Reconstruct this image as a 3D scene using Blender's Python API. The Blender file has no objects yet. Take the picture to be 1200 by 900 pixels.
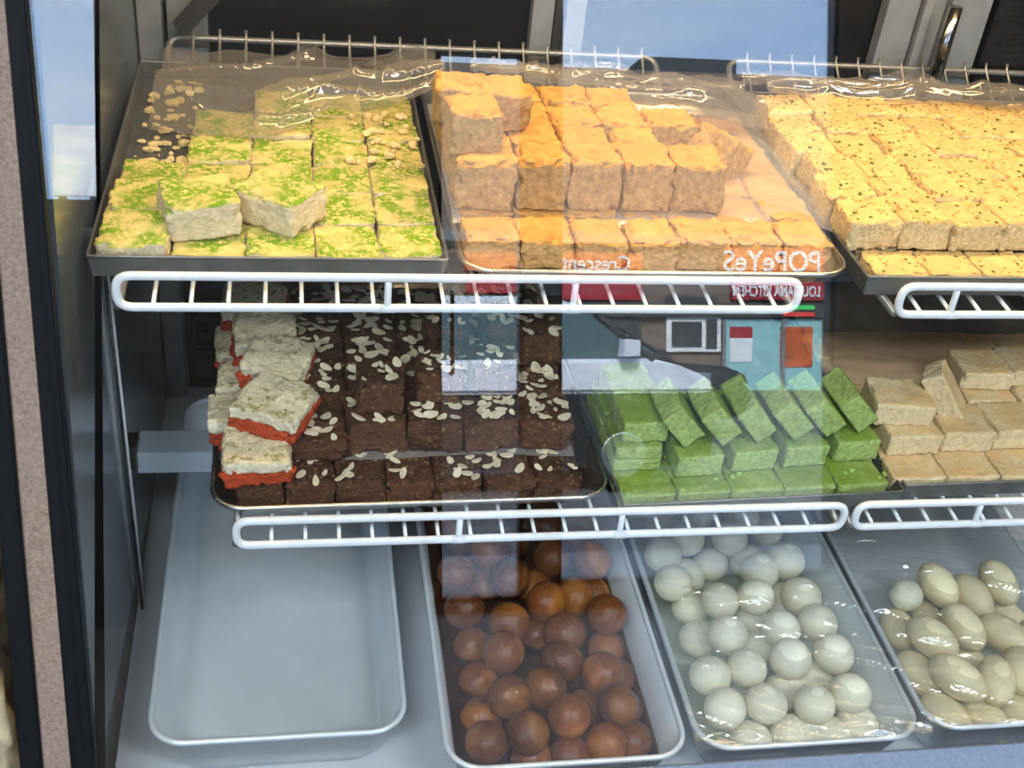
import bpy, bmesh, math, random
from mathutils import Vector, Matrix, Euler, noise

S = bpy.context.scene
C = S.collection
R = math.radians
rnd = random.Random(7)

# ------------------------------------------------------------------ camera
CAM_Z = 1.62
PITCH, YAW, ROLL, FPX = R(34.807), R(12.441), R(-6.768), 1403.37
_f = Vector((math.sin(YAW) * math.cos(PITCH), math.cos(YAW) * math.cos(PITCH), -math.sin(PITCH)))
_r0 = Vector((math.cos(YAW), -math.sin(YAW), 0))
_d0 = _f.cross(_r0)
_r = _r0 * math.cos(ROLL) + _d0 * math.sin(ROLL)
_d = -_r0 * math.sin(ROLL) + _d0 * math.cos(ROLL)
cam = bpy.data.cameras.new('camera')
cam.sensor_width = 36
cam.lens = 36 * FPX / 1200
cam.clip_start = 0.02
cam.clip_end = 300
co = bpy.data.objects.new('camera', cam)
C.objects.link(co)
co.matrix_world = Matrix(((_r.x, -_d.x, -_f.x, 0), (_r.y, -_d.y, -_f.y, 0), (_r.z, -_d.z, -_f.z, CAM_Z), (0, 0, 0, 1)))
S.camera = co
S.view_settings.view_transform = 'Standard'
S.view_settings.look = 'None'
S.view_settings.gamma = 1
S.view_settings.use_curve_mapping = False
S.view_settings.exposure = 0.0
S.cycles.transparent_max_bounces = 24
S.cycles.max_bounces = 8


def ray(px, py):
    return _r * ((px - 600) / FPX) + _d * ((py - 450) / FPX) + _f


def at(px, py, z):
    v = ray(px, py)
    return v * ((z - CAM_Z) / v.z) + Vector((0, 0, CAM_Z))


def on_y(px, py, Y):
    v = ray(px, py)
    return v * (Y / v.y) + Vector((0, 0, CAM_Z))


TL = math.tan(R(16.4))


def glass_y(z):
    return 0.895 - ((CAM_Z - z) - 0.6) * TL


def on_glass(px, py, off=0.0):
    v = ray(px, py)
    # y = .945 - (CAM_Z - z - .6)*TL + off ; z = CAM_Z + t*vz, y = t*vy
    t = (0.895 + 0.6 * TL + off) / (v.y - v.z * TL)
    return v * t + Vector((0, 0, CAM_Z))


# ------------------------------------------------------------------ node helpers
def lin(r, g, b):
    f = lambda v: (v / 255 / 12.92) if v / 255 <= 0.04045 else ((v / 255 + 0.055) / 1.055) ** 2.4
    return (f(r), f(g), f(b), 1)


class NT:
    def __init__(s, name):
        s.m = bpy.data.materials.new(name)
        s.m.use_nodes = True
        s.t = s.m.node_tree
        s.t.nodes.clear()
        s.out = s.t.nodes.new('ShaderNodeOutputMaterial')

    def n(s, typ, props=None, **ins):
        nd = s.t.nodes.new('ShaderNode' + typ)
        for k, v in (props or {}).items():
            setattr(nd, k, v)
        for k, v in ins.items():
            key = int(k[1:]) if k[0] == '_' and k[1:].isdigit() else k.replace('_', ' ')
            sk = nd.inputs[key]
            if isinstance(v, bpy.types.NodeSocket):
                s.t.links.new(v, sk)
            else:
                sk.default_value = v
        return nd

    def math(s, op, a, b=0.0, c=0.0):
        nd = s.n('Math', {'operation': op})
        for i, v in enumerate((a, b, c)):
            if isinstance(v, bpy.types.NodeSocket):
                s.t.links.new(v, nd.inputs[i])
            else:
                nd.inputs[i].default_value = v
        return nd.outputs[0]

    def mix(s, fac, a, b, mode='MIX'):
        nd = s.n('MixRGB', {'blend_type': mode})
        for i, v in enumerate((fac, a, b)):
            if isinstance(v, bpy.types.NodeSocket):
                s.t.links.new(v, nd.inputs[i])
            else:
                nd.inputs[i].default_value = v
        return nd.outputs[0]

    def noise(s, vec, scale, detail=3.0, rough=0.55):
        nd = s.n('TexNoise', Scale=scale, Detail=detail, Roughness=rough)
        if vec is not None:
            s.t.links.new(vec, nd.inputs['Vector'])
        return nd.outputs['Fac']

    def ramp(s, v, lo, hi, a=0.0, b=1.0):
        nd = s.n('MapRange', {'interpolation_type': 'SMOOTHSTEP'})
        s.t.links.new(v, nd.inputs[0])
        for i, x in zip((1, 2, 3, 4), (lo, hi, a, b)):
            nd.inputs[i].default_value = x
        return nd.outputs[0]

    def bump(s, h, strength, dist):
        nd = s.n('Bump', Strength=strength, Distance=dist)
        s.t.links.new(h, nd.inputs['Height'])
        return nd.outputs[0]

    def bsdf(s, **kw):
        nd = s.n('BsdfPrincipled', None, **kw)
        s.t.links.new(nd.outputs[0], s.out.inputs[0])
        return nd

    def surf(s, sh):
        s.t.links.new(sh, s.out.inputs[0])
        return s.m


M = {}


def simple(name, col, rough=0.5, metal=0.0, var=0.0, scale=40, bump=0.0, bdist=0.001, spec=0.5):
    t = NT(name)
    base = col
    if var or bump:
        tc = t.n('TexCoord').outputs['Object']
        nz = t.noise(tc, scale, 4)
    if var:
        dark = (col[0] * (1 - var), col[1] * (1 - var), col[2] * (1 - var), 1)
        lite = (min(1, col[0] * (1 + var)), min(1, col[1] * (1 + var)), min(1, col[2] * (1 + var)), 1)
        base = t.mix(t.ramp(nz, 0.3, 0.7), dark, lite)
    b = t.bsdf(Base_Color=base, Roughness=rough, Metallic=metal)
    b.inputs['Specular IOR Level'].default_value = spec
    if bump:
        t.t.links.new(t.bump(nz, bump, bdist), b.inputs['Normal'])
    M[name] = t.m
    return t.m


def steel(name, col, rough, streak=0.25, dirt=None):
    t = NT(name)
    tc = t.n('TexCoord').outputs['Object']
    mp = t.n('Mapping', Vector=tc, Scale=(6, 6, 90)).outputs[0]
    nz = t.noise(mp, 3, 4)
    blot = t.noise(tc, 18, 5)
    d = (col[0] * (1 - streak), col[1] * (1 - streak), col[2] * (1 - streak), 1)
    c1 = t.mix(t.ramp(nz, 0.3, 0.7), d, col)
    if dirt:
        c1 = t.mix(t.ramp(blot, 0.52, 0.75), c1, dirt)
    b = t.bsdf(Base_Color=c1, Metallic=1.0)
    t.t.links.new(t.ramp(blot, 0.3, 0.75, rough * 0.8, min(1, rough * 1.5)), b.inputs['Roughness'])
    M[name] = t.m


def clear(name, tint, base_refl, rough=0.0, haze=0.0, haze_col=(1, 1, 1, 1), wrinkle=0.0, wscale=60, wdist=0.002, aniso=(1, 1, 1)):
    """thin clear sheet: transmits straight, mirrors by angle (Schlick)"""
    t = NT(name)
    lw = t.n('LayerWeight', Blend=0.5)
    fac = t.math('ADD', t.math('MULTIPLY', t.math('POWER', lw.outputs['Facing'], 5.0), 1 - base_refl), base_refl)
    tr = t.n('BsdfTransparent', Color=tint)
    gl = t.n('BsdfGlossy', Color=(1, 1, 1, 1), Roughness=rough)
    if wrinkle:
        tc = t.n('TexCoord').outputs['Object']
        mp = t.n('Mapping', Vector=tc, Scale=aniso, Rotation=(0, 0, 0.5)).outputs[0]
        nz = t.noise(mp, wscale, 3, 0.6)
        nz2 = t.noise(mp, wscale * 0.25, 2)
        rid = t.math('ABSOLUTE', t.math('SUBTRACT', nz, 0.5))
        bp = t.bump(t.math('ADD', rid, nz2), wrinkle, wdist)
        t.t.links.new(bp, gl.inputs['Normal'])
        t.t.links.new(bp, lw.inputs['Normal'])
    sh = t.n('MixShader', _0=fac, _1=tr.outputs[0], _2=gl.outputs[0]).outputs[0]
    if haze:
        df = t.n('BsdfDiffuse', Color=haze_col)
        sh = t.n('MixShader', _0=haze, _1=sh, _2=df.outputs[0]).outputs[0]
    M[name] = t.surf(sh)


def sweet(name, top, side, top_from=0.86, grain=260, speck=None, rough=0.75, bump=0.5, bdist=0.0012, vary=0.12, sss=0.0, patch=None, side_speck=False, con=1.0):
    """crumbly confection: colour of cut sides, colour of the top skin, optional sprinkles on the top"""
    t = NT(name)
    tcn = t.n('TexCoord')
    ob, gen = tcn.outputs['Object'], tcn.outputs['Generated']
    rn = t.n('ObjectInfo').outputs['Random']
    off = t.n('CombineXYZ', X=t.math('MULTIPLY', rn, 7.0), Y=t.math('MULTIPLY', rn, 13.0))
    v = t.n('VectorMath', {'operation': 'ADD'}, _0=ob, _1=off.outputs[0]).outputs[0]
    fine = t.noise(v, grain, 4, 0.65)
    mid = t.noise(v, grain * 0.22, 3)
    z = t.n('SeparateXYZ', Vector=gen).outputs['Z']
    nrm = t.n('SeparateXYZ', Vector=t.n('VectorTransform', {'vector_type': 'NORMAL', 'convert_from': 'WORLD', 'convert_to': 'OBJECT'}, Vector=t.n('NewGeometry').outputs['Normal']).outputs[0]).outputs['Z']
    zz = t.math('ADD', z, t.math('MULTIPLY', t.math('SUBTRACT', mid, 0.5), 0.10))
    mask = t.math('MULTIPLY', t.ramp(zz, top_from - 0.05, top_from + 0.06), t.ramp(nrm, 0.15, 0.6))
    s2 = t.mix(t.ramp(fine, 0.32, 0.68), tuple(x * (1 - 0.26 * con) for x in side[:3]) + (1,), tuple(min(1, x * (1 + 0.14 * con)) for x in side[:3]) + (1,))
    t2 = t.mix(t.ramp(mid, 0.3, 0.7), tuple(x * 0.88 for x in top[:3]) + (1,), tuple(min(1, x * 1.07) for x in top[:3]) + (1,))
    if patch:
        t2 = t.mix(t.math('MULTIPLY', t.ramp(t.noise(v, patch[1], 5, 0.7), patch[2], patch[3]), t.ramp(t.noise(v, patch[1] * 0.16, 2), 0.38, 0.58, 0.25, 1)), t2, patch[0])
    if speck:
        for col, sc, thr, dens in speck:
            vo = t.n('TexVoronoi', Scale=sc)
            t.t.links.new(v, vo.inputs['Vector'])
            on = t.math('LESS_THAN', vo.outputs['Distance'], thr)
            sep = t.n('SeparateXYZ', Vector=vo.outputs['Color'])
            on = t.math('MULTIPLY', on, t.math('LESS_THAN', sep.outputs['X'], dens))
            t2 = t.mix(on, t2, col)
            if side_speck: s2 = t.mix(on, s2, col)
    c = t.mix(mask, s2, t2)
    hv = t.n('HueSaturation', Value=t.math('ADD', 1 - vary / 2, t.math('MULTIPLY', rn, vary)), Color=c)
    b = t.bsdf(Base_Color=hv.outputs[0], Roughness=rough)
    b.inputs['Specular IOR Level'].default_value = 0.3
    if sss:
        b.inputs['Subsurface Weight'].default_value = sss
        b.inputs['Subsurface Radius'].default_value = (0.006, 0.004, 0.002)
        b.inputs['Subsurface Scale'].default_value = 1.0
    h = t.math('ADD', fine, t.math('MULTIPLY', mid, 1.5))
    t.t.links.new(t.bump(h, bump, bdist), b.inputs['Normal'])
    M[name] = t.m


# ------------------------------------------------------------------ world: light overcast sky
w = bpy.data.worlds.new('sky')
S.world = w
w.use_nodes = True
wt = w.node_tree
wt.nodes.clear()
wo = wt.nodes.new('ShaderNodeOutputWorld')
wb = wt.nodes.new('ShaderNodeBackground')
wc = wt.nodes.new('ShaderNodeTexCoord')
wm = wt.nodes.new('ShaderNodeMapping')
wm.inputs['Scale'].default_value = (2, 2, 9)
wn = wt.nodes.new('ShaderNodeTexNoise')
wn.inputs['Scale'].default_value = 1.6
wn.inputs['Detail'].default_value = 5
wr = wt.nodes.new('ShaderNodeValToRGB')
wr.color_ramp.elements[0].position = 0.3
wr.color_ramp.elements[0].color = (0.36, 0.56, 0.92, 1)
wr.color_ramp.elements[1].position = 0.75
wr.color_ramp.elements[1].color = (0.62, 0.76, 1.0, 1)
wt.links.new(wc.outputs['Generated'], wm.inputs[0])
wt.links.new(wm.outputs[0], wn.inputs['Vector'])
wt.links.new(wn.outputs['Fac'], wr.inputs[0])
wt.links.new(wr.outputs[0], wb.inputs[0])
wb.inputs[1].default_value = 8.0
wt.links.new(wb.outputs[0], wo.inputs[0])


sun = bpy.data.lights.new('sun', 'SUN')
sun.energy = 20
sun.angle = R(12)
sun.color = (1.0, 0.97, 0.92)
so = bpy.data.objects.new('sun', sun)
so.rotation_euler = (R(-52), 0, R(14))
C.objects.link(so)


def area(name, loc, rot, sx, sy, power, col):
    l = bpy.data.lights.new(name, 'AREA')
    l.shape = 'RECTANGLE'
    l.size, l.size_y, l.energy, l.color = sx, sy, power, col
    o = bpy.data.objects.new(name, l)
    o.location, o.rotation_euler = loc, rot
    C.objects.link(o)
    return o


# ------------------------------------------------------------------ materials
simple('floor_tile', lin(120, 112, 105), 0.5, 0, 0.15, 6)
simple('wall_paint', lin(88, 84, 80), 0.8, 0, 0.05, 3)
simple('ceiling_paint', lin(215, 215, 212), 0.9)
simple('dark_frame', lin(38, 38, 40), 0.4, 0.3)
simple('asphalt', lin(92, 92, 95), 0.9, 0, 0.2, 2)
simple('white_wire', lin(226, 230, 232), 0.32, 0, 0.05, 90, 0.15, 0.0006)
simple('shaded_wire', lin(150, 146, 138), 0.35, 0.6)  # wire coat greyed by the shade at the back of the shelves
simple('rubber', lin(13, 15, 18), 0.6, 0, 0.3, 120, 0.2, 0.0005, spec=0.2)
simple('painted_steel', lin(168, 180, 190), 0.42, 0.0, 0.05, 12)
simple('deck_white', lin(200, 206, 212), 0.3, 0.0, 0.06, 10)
simple('sill_blue', lin(128, 142, 165), 0.55, 0.0, 0.10, 220, 0.1, 0.0004)
simple('black_panel', lin(14, 14, 16), 0.25)
simple('grey_post', lin(140, 142, 142), 0.5, 0.2, 0.12, 25)
simple('dark_arm', lin(58, 57, 55), 0.5, 0.4, 0.1, 30)
simple('white_paint', lin(235, 235, 235), 0.5)
simple('lamp_housing', lin(200, 200, 196), 0.5)
simple('wall_steel', lin(132, 142, 150), 0.22, 0.65, 0.08, 14)
steel('dark_steel', lin(92, 92, 92), 0.3, 0.35, lin(60, 58, 55))
simple('tin', lin(120, 120, 118), 0.34, 0.6, 0.18, 25)
steel('aluminium', lin(196, 196, 192), 0.3, 0.2, lin(150, 146, 138))
simple('pan_steel', lin(218, 226, 230), 0.34, 0.25, 0.04, 14)
steel('chrome', lin(190, 186, 176), 0.15, 0.4, lin(90, 84, 70))

t = NT('strip_laminate')
tc = t.n('TexCoord').outputs['Object']
a = t.noise(tc, 260, 5, 0.7)
b_ = t.noise(tc, 30, 3)
z = t.n('SeparateXYZ', Vector=tc).outputs['Z']
c1 = t.mix(t.ramp(a, 0.3, 0.7), lin(116, 96, 82), lin(158, 136, 120))
c1 = t.mix(t.ramp(b_, 0.35, 0.7, 0, 0.5), c1, lin(140, 120, 108))
bb = t.bsdf(Base_Color=c1, Roughness=0.7)
t.t.links.new(t.bump(a, 0.2, 0.0004), bb.inputs['Normal'])
M['strip_laminate'] = t.m

clear('case_glass', (0.985, 0.99, 0.99, 1), 0.048)
clear('shop_glass', (0.96, 0.98, 0.98, 1), 0.04)
clear('film_stretch', (0.96, 0.96, 0.95, 1), 0.11, 0.05, 0.04, (0.8, 0.8, 0.78, 1), 0.4, 12, 0.008, (1, 7, 1))
clear('film_drape', (0.93, 0.91, 0.87, 1), 0.07, 0.08, 0.24, (0.42, 0.36, 0.29, 1), 0.35, 14, 0.006, (1, 1.6, 1))
clear('film_sheet', (0.96, 0.95, 0.93, 1), 0.06, 0.2, 0.2, (0.85, 0.8, 0.74, 1), 0.3, 20, 0.004)
clear('parchment', (0.85, 0.75, 0.6, 1), 0.05, 0.3, 0.72, lin(226, 190, 152), 0.3, 14, 0.004)
clear('syrup_dark', (0.62, 0.40, 0.16, 1), 0.04, 0.0)
clear('syrup_clear', (0.93, 0.94, 0.90, 1), 0.04, 0.0)
clear('car_glass', (0.25, 0.32, 0.33, 1), 0.08, 0.0)

sweet('pistachio_barfi', lin(246, 216, 140), lin(238, 218, 176), 0.80, 170, None, 0.8, 1.0, 0.004, 0.08, 0.0, (lin(126, 164, 16), 170, 0.37, 0.54), con=0.6)
sweet('milk_cake', lin(222, 163, 84), lin(202, 160, 104), 0.74, 150, None, 0.72, 1.0, 0.005, 0.14, 0.0, (lin(190, 120, 56), 60, 0.5, 0.7))
sweet('kalakand', lin(238, 200, 128), lin(232, 204, 150), 0.80, 260, [(lin(116, 100, 34), 120, 0.28, 0.09), (lin(176, 136, 60), 190, 0.40, 0.22)], 0.72, 0.9, 0.004, 0.08, 0.0, (lin(214, 160, 86), 70, 0.5, 0.72))
sweet('fig_barfi', lin(82, 52, 34), lin(98, 62, 40), 0.9, 190, [(lin(140, 104, 60), 170, 0.34, 0.22), (lin(120, 116, 50), 260, 0.3, 0.1)], 0.45, 1.0, 0.006, 0.3, 0.0, (lin(52, 32, 22), 90, 0.42, 0.6), side_speck=True)
sweet('carrot', lin(206, 84, 40), lin(200, 76, 36), 0.9, 380, None, 0.6, 1.0, 0.0035, 0.15)
sweet('cream_top', lin(230, 214, 174), lin(234, 222, 190), 0.72, 180, None, 0.7, 1.0, 0.004, 0.1, 0.0, (lin(146, 136, 78), 110, 0.48, 0.66), con=0.6)
sweet('green_barfi', lin(122, 148, 50), lin(164, 184, 104), 0.93, 170, None, 0.5, 0.8, 0.003, 0.1)
sweet('cashew_barfi', lin(216, 178, 122), lin(226, 202, 156), 0.93, 160, None, 0.6, 0.8, 0.003, 0.08, con=0.6)
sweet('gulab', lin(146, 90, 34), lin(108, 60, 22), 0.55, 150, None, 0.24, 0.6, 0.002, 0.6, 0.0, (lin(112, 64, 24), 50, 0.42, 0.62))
sweet('rasgulla', lin(240, 236, 212), lin(236, 230, 202), 0.5, 160, None, 0.4, 0.15, 0.0006, 0.06, 0.0, con=0.15)
sweet('cham_cham', lin(236, 224, 182), lin(228, 212, 166), 0.5, 160, None, 0.4, 0.15, 0.0006, 0.08, 0.0, con=0.2)
simple('almond', lin(216, 204, 172), 0.5, 0, 0.10, 300)
simple('pistachio_bit', lin(112, 116, 44), 0.6, 0, 0.3, 300)
simple('crumb_yellow', lin(236, 210, 150), 0.8, 0, 0.1, 300)
simple('crumb_green', lin(150, 178, 84), 0.7, 0, 0.1, 300)


# ------------------------------------------------------------------ object helpers
def tag(o, label=None, cat=None, group=None, kind=None):
    if label: o['label'] = label
    if cat: o['category'] = cat
    if group: o['group'] = group
    if kind: o['kind'] = kind
    return o


def empty(name, loc=(0, 0, 0), rot=(0, 0, 0)):
    o = bpy.data.objects.new(name, None)
    o.empty_display_size = 0.02
    o.location, o.rotation_euler = loc, rot
    C.objects.link(o)
    return o


def link_mesh(name, me, mat=None, parent=None, loc=(0, 0, 0), rot=(0, 0, 0), scale=(1, 1, 1)):
    o = bpy.data.objects.new(name, me)
    if mat and not me.materials:
        me.materials.append(M[mat])
    o.location, o.rotation_euler, o.scale = loc, rot, scale
    o.parent = parent
    C.objects.link(o)
    return o


def mesh(name, bm, smooth=False):
    bmesh.ops.recalc_face_normals(bm, faces=bm.faces)
    me = bpy.data.meshes.new(name)
    bm.to_mesh(me)
    bm.free()
    if smooth:
        me.polygons.foreach_set('use_smooth', [True] * len(me.polygons))
    return me


def obj(name, bm, mat, parent=None, smooth=False, **kw):
    return link_mesh(name, mesh(name, bm, smooth), mat, parent, **kw)


def box(bm, x0, x1, y0, y1, z0, z1):
    v = [bm.verts.new(p) for p in ((x0, y0, z0), (x1, y0, z0), (x1, y1, z0), (x0, y1, z0), (x0, y0, z1), (x1, y0, z1), (x1, y1, z1), (x0, y1, z1))]
    for f in ((0, 3, 2, 1), (4, 5, 6, 7), (0, 1, 5, 4), (1, 2, 6, 5), (2, 3, 7, 6), (3, 0, 4, 7)):
        bm.faces.new([v[i] for i in f])


def boxo(name, mat, parent, x0, x1, y0, y1, z0, z1, bev=0.0):
    bm = bmesh.new()
    box(bm, x0, x1, y0, y1, z0, z1)
    if bev:
        bmesh.ops.bevel(bm, geom=bm.edges[:], offset=bev, segments=2, affect='EDGES', profile=0.5)
    return obj(name, bm, mat, parent)


def fillet(pts, r, closed=False, seg=5):
    pts = [Vector(p) for p in pts]
    n, out = len(pts), []
    for i, p in enumerate(pts):
        if not closed and i in (0, n - 1):
            out.append(p)
            continue
        a, b = pts[i - 1], pts[(i + 1) % n]
        ra, rb = min(r, (a - p).length * 0.45), min(r, (b - p).length * 0.45)
        q = min(ra, rb)
        s, e = p + (a - p).normalized() * q, p + (b - p).normalized() * q
        for k in range(seg + 1):
            u = k / seg
            out.append(s * (1 - u) ** 2 + p * 2 * u * (1 - u) + e * u ** 2)
    return out


def tube(bm, pts, r, seg=8, closed=False):
    pts = [Vector(p) for p in pts]
    n = len(pts)
    rings, up = [], None
    for i, p in enumerate(pts):
        if closed:
            d = (pts[(i + 1) % n] - pts[i - 1]).normalized()
        else:
            d = (pts[min(i + 1, n - 1)] - pts[max(i - 1, 0)]).normalized()
        if up is None:
            up = d.orthogonal().normalized()
        up = (up - d * up.dot(d)).normalized()
        s = d.cross(up)
        rings.append([bm.verts.new(p + (up * math.cos(k * 2 * math.pi / seg) + s * math.sin(k * 2 * math.pi / seg)) * r) for k in range(seg)])
    for i in range(n if closed else n - 1):
        a, b = rings[i], rings[(i + 1) % n]
        off = 0
        if closed and i == n - 1:
            off = min(range(seg), key=lambda o: (a[0].co - b[o].co).length)
        for k in range(seg):
            bm.faces.new((a[k], a[(k + 1) % seg], b[(k + 1 + off) % seg], b[(k + off) % seg]))
    if not closed:
        bm.faces.new(rings[0][::-1])
        bm.faces.new(rings[-1])


def rrect(hx, hy, r, seg=6):
    """rounded rectangle outline, counter-clockwise, centred"""
    r = max(0.0005, min(r, hx, hy))
    pts = []
    for cx, cy, a0 in ((hx - r, hy - r, 0), (-hx + r, hy - r, 90), (-hx + r, -hy + r, 180), (hx - r, -hy + r, 270)):
        for k in range(seg + 1):
            a = R(a0 + 90 * k / seg)
            pts.append((cx + r * math.cos(a), cy + r * math.sin(a)))
    return pts


def loft(bm, rings, cap_first=False, cap_last=True):
    vs = [[bm.verts.new(p) for p in ring] for ring in rings]
    for a, b in zip(vs, vs[1:]):
        n = len(a)
        for k in range(n):
            bm.faces.new((a[k], a[(k + 1) % n], b[(k + 1) % n], b[k]))
    if cap_last: bm.faces.new(vs[-1])
    if cap_first: bm.faces.new(vs[0][::-1])
    return vs


def block_mesh(name, w_, d_, h_, bev, rough, seed, n=(9, 9, 6), chip=1.0):
    """crumbly cut block, origin at the middle of its base"""
    nx, ny, nz = n
    bm = bmesh.new()
    vd = {}
    hx, hy, hz = w_ / 2, d_ / 2, h_ / 2
    sp = lambda i, k: math.sin((i / k - 0.5) * math.pi) * 0.35 + (i / k * 2 - 1) * 0.65
    for i in range(nx + 1):
        for j in range(ny + 1):
            for k in range(nz + 1):
                if i in (0, nx) or j in (0, ny) or k in (0, nz):
                    p = Vector((sp(i, nx) * hx, sp(j, ny) * hy, sp(k, nz) * hz))
                    q = Vector([max(-h + bev, min(h - bev, c)) for c, h in zip(p, (hx, hy, hz))])
                    dv = p - q
                    nedge = sum(1 for c in dv if abs(c) > 1e-7)
                    if dv.length > 1e-9:
                        p = q + dv.normalized() * bev
                    s3 = Vector((seed * 3.1, seed * 1.7, seed * 5.3))
                    nv = noise.noise_vector(p * 60 + s3) * 0.5 + noise.noise_vector(p * 170 + s3) * 0.55 + noise.noise_vector(p * 420 + s3) * 0.35
                    amp = rough * (1.0 + (0.9 * chip if nedge > 1 else 0))
                    low = noise.noise_vector(p * 22 + s3) * rough * 1.1
                    if nedge > 1 and chip:
                        g_ = noise.noise(p * 85 + s3 * 1.3)
                        if g_ > 0.12:
                            p = p - p.normalized() * (g_ - 0.12) * rough * 5.5
                    p = p + nv * amp + low
                    p.z += hz
                    if k == 0:
                        p.z = max(p.z, 0.0) * 0.3
                    vd[i, j, k] = bm.verts.new(p)
    def quad(a, b, c, d):
        bm.faces.new((vd[a], vd[b], vd[c], vd[d]))
    for i in range(nx):
        for j in range(ny):
            quad((i, j, 0), (i, j + 1, 0), (i + 1, j + 1, 0), (i + 1, j, 0))
            quad((i, j, nz), (i + 1, j, nz), (i + 1, j + 1, nz), (i, j + 1, nz))
    for i in range(nx):
        for k in range(nz):
            quad((i, 0, k), (i + 1, 0, k), (i + 1, 0, k + 1), (i, 0, k + 1))
            quad((i, ny, k), (i, ny, k + 1), (i + 1, ny, k + 1), (i + 1, ny, k))
    for j in range(ny):
        for k in range(nz):
            quad((0, j, k), (0, j, k + 1), (0, j + 1, k + 1), (0, j + 1, k))
            quad((nx, j, k), (nx, j + 1, k), (nx, j + 1, k + 1), (nx, j, k + 1))
    return mesh(name, bm, True)


def ball_mesh(name, rx, ry, rz, rough, seed, freq=30):
    bm = bmesh.new()
    bmesh.ops.create_icosphere(bm, subdivisions=4, radius=1)
    s3 = Vector((seed * 2.3, seed * 4.1, seed * 1.9))
    for v in bm.verts:
        p = Vector((v.co.x * rx, v.co.y * ry, v.co.z * rz))
        k = 1 + rough * (noise.noise(p * freq + s3) + 0.4 * noise.noise(p * freq * 3 + s3))
        v.co = p * k
    return mesh(name, bm, True)


def lumps(bm, pts, seed):
    q = random.Random(seed)
    for p, r in pts:
        g = bmesh.ops.create_icosphere(bm, subdivisions=1, radius=r)
        sc = Vector((q.uniform(0.8, 1.4), q.uniform(0.7, 1.2), q.uniform(0.5, 0.9)))
        for v in g['verts']:
            v.co = Vector((v.co.x * sc.x, v.co.y * sc.y, v.co.z * sc.z)) * q.uniform(0.8, 1.2) + Vector(p)


ORD = ['front', 'second', 'third', 'fourth', 'fifth', 'sixth', 'seventh', 'eighth']
CNT = ['first', 'second', 'third', 'fourth', 'fifth', 'sixth', 'seventh', 'eighth', 'ninth']

# ================================================================== the room
ROOM = (-3.0, 4.2, -2.35, 2.6, 2.95)
x0, x1, y0, y1, zc = ROOM
tag(boxo('floor', 'floor_tile', None, x0, x1, y0 - 0.15, y1, -0.1, 0.0), kind='structure')
tag(boxo('ceiling', 'ceiling_paint', None, x0, x1, y0 - 0.15, y1, zc, zc + 0.1), kind='structure')
tag(boxo('wall_left', 'wall_paint', None, x0 - 0.1, x0, y0 - 0.15, y1, 0, zc), kind='structure')
tag(boxo('wall_right', 'wall_paint', None, x1, x1 + 0.1, y0 - 0.15, y1, 0, zc), kind='structure')
tag(boxo('wall_back', 'wall_paint', None, x0, x1, y1, y1 + 0.1, 0, zc), kind='structure')
# street wall with three openings: glass door, wide window beside it, high window
DOOR = (0.505, 0.83, 0.03, 2.06)
WIN = (0.955, 2.055, 0.08, 2.60)
HI = (-2.7, -0.66, 1.47, 2.45)
bm = bmesh.new()
ya, yb = y0 - 0.14, y0
box(bm, x0, HI[0], ya, yb, 0, zc)
box(bm, HI[0], HI[1], ya, yb, 0, HI[2])
box(bm, HI[0], HI[1], ya, yb, HI[3], zc)
box(bm, HI[1], DOOR[0], ya, yb, 0, zc)
box(bm, DOOR[0], DOOR[1], ya, yb, 0, DOOR[2])
box(bm, DOOR[0], DOOR[1], ya, yb, DOOR[3], zc)
box(bm, DOOR[1], WIN[0], ya, yb, 0, zc)
box(bm, WIN[0], WIN[1], ya, yb, 0, WIN[2])
box(bm, WIN[0], WIN[1], ya, yb, WIN[3], zc)
box(bm, WIN[1], x1, ya, yb, 0, zc)
tag(obj('wall_street', bm, 'wall_paint'), kind='structure')
for nm, (a, b, c, d) in (('door_1', DOOR), ('window_1', WIN), ('window_2', HI)):
    r_ = empty(nm, ((a + b) / 2, y0 - 0.07, c))
    tag(r_, kind='structure')
    wx, hz = (b - a) / 2, d - c
    bm = bmesh.new()
    fw = 0.018
    box(bm, -wx, -wx + fw, -0.03, 0.03, 0, hz)
    box(bm, wx - fw, wx, -0.03, 0.03, 0, hz)
    box(bm, -wx + fw, wx - fw, -0.03, 0.03, 0, fw)
    box(bm, -wx + fw, wx - fw, -0.03, 0.03, hz - fw, hz)
    obj('frame', bm, 'dark_frame', r_)
    boxo('pane', 'shop_glass', r_, -wx + fw, wx - fw, -0.003, 0.003, fw, hz - fw)
    if nm == 'door_1':
        bm = bmesh.new()
        tube(bm, fillet([(-wx + 0.05, 0.03, 0.85), (-wx + 0.05, 0.08, 0.85), (-wx + 0.05, 0.08, 1.15), (-wx + 0.05, 0.03, 1.15)], 0.02), 0.008)
        obj('handle', bm, 'chrome', r_, True)
# added fill light panels at the ceiling, unseen, brightening the case
for i, (lx, ly) in enumerate(((-0.6, -0.9), (1.4, -0.9))):
    r_ = empty('fill_panel', (lx, ly, zc))
    tag(r_, 'added rectangular white fill light panel overhead in front of the display case', 'fill light', 'added fill light panels overhead')
    bm = bmesh.new()
    for q in ((-0.62, 0.62, -0.32, -0.3), (-0.62, 0.62, 0.3, 0.32), (-0.62, -0.6, -0.3, 0.3), (0.6, 0.62, -0.3, 0.3)):
        box(bm, *q, -0.05, 0)
    obj('frame', bm, 'lamp_housing', r_)
    boxo('diffuser', 'white_paint', r_, -0.6, 0.6, -0.3, 0.3, -0.012, -0.004)
    area('fill_panel_lamp', (lx, ly, zc - 0.03), (0, 0, 0), 1.15, 0.55, 68, (0.86, 0.94, 1.0))

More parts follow.
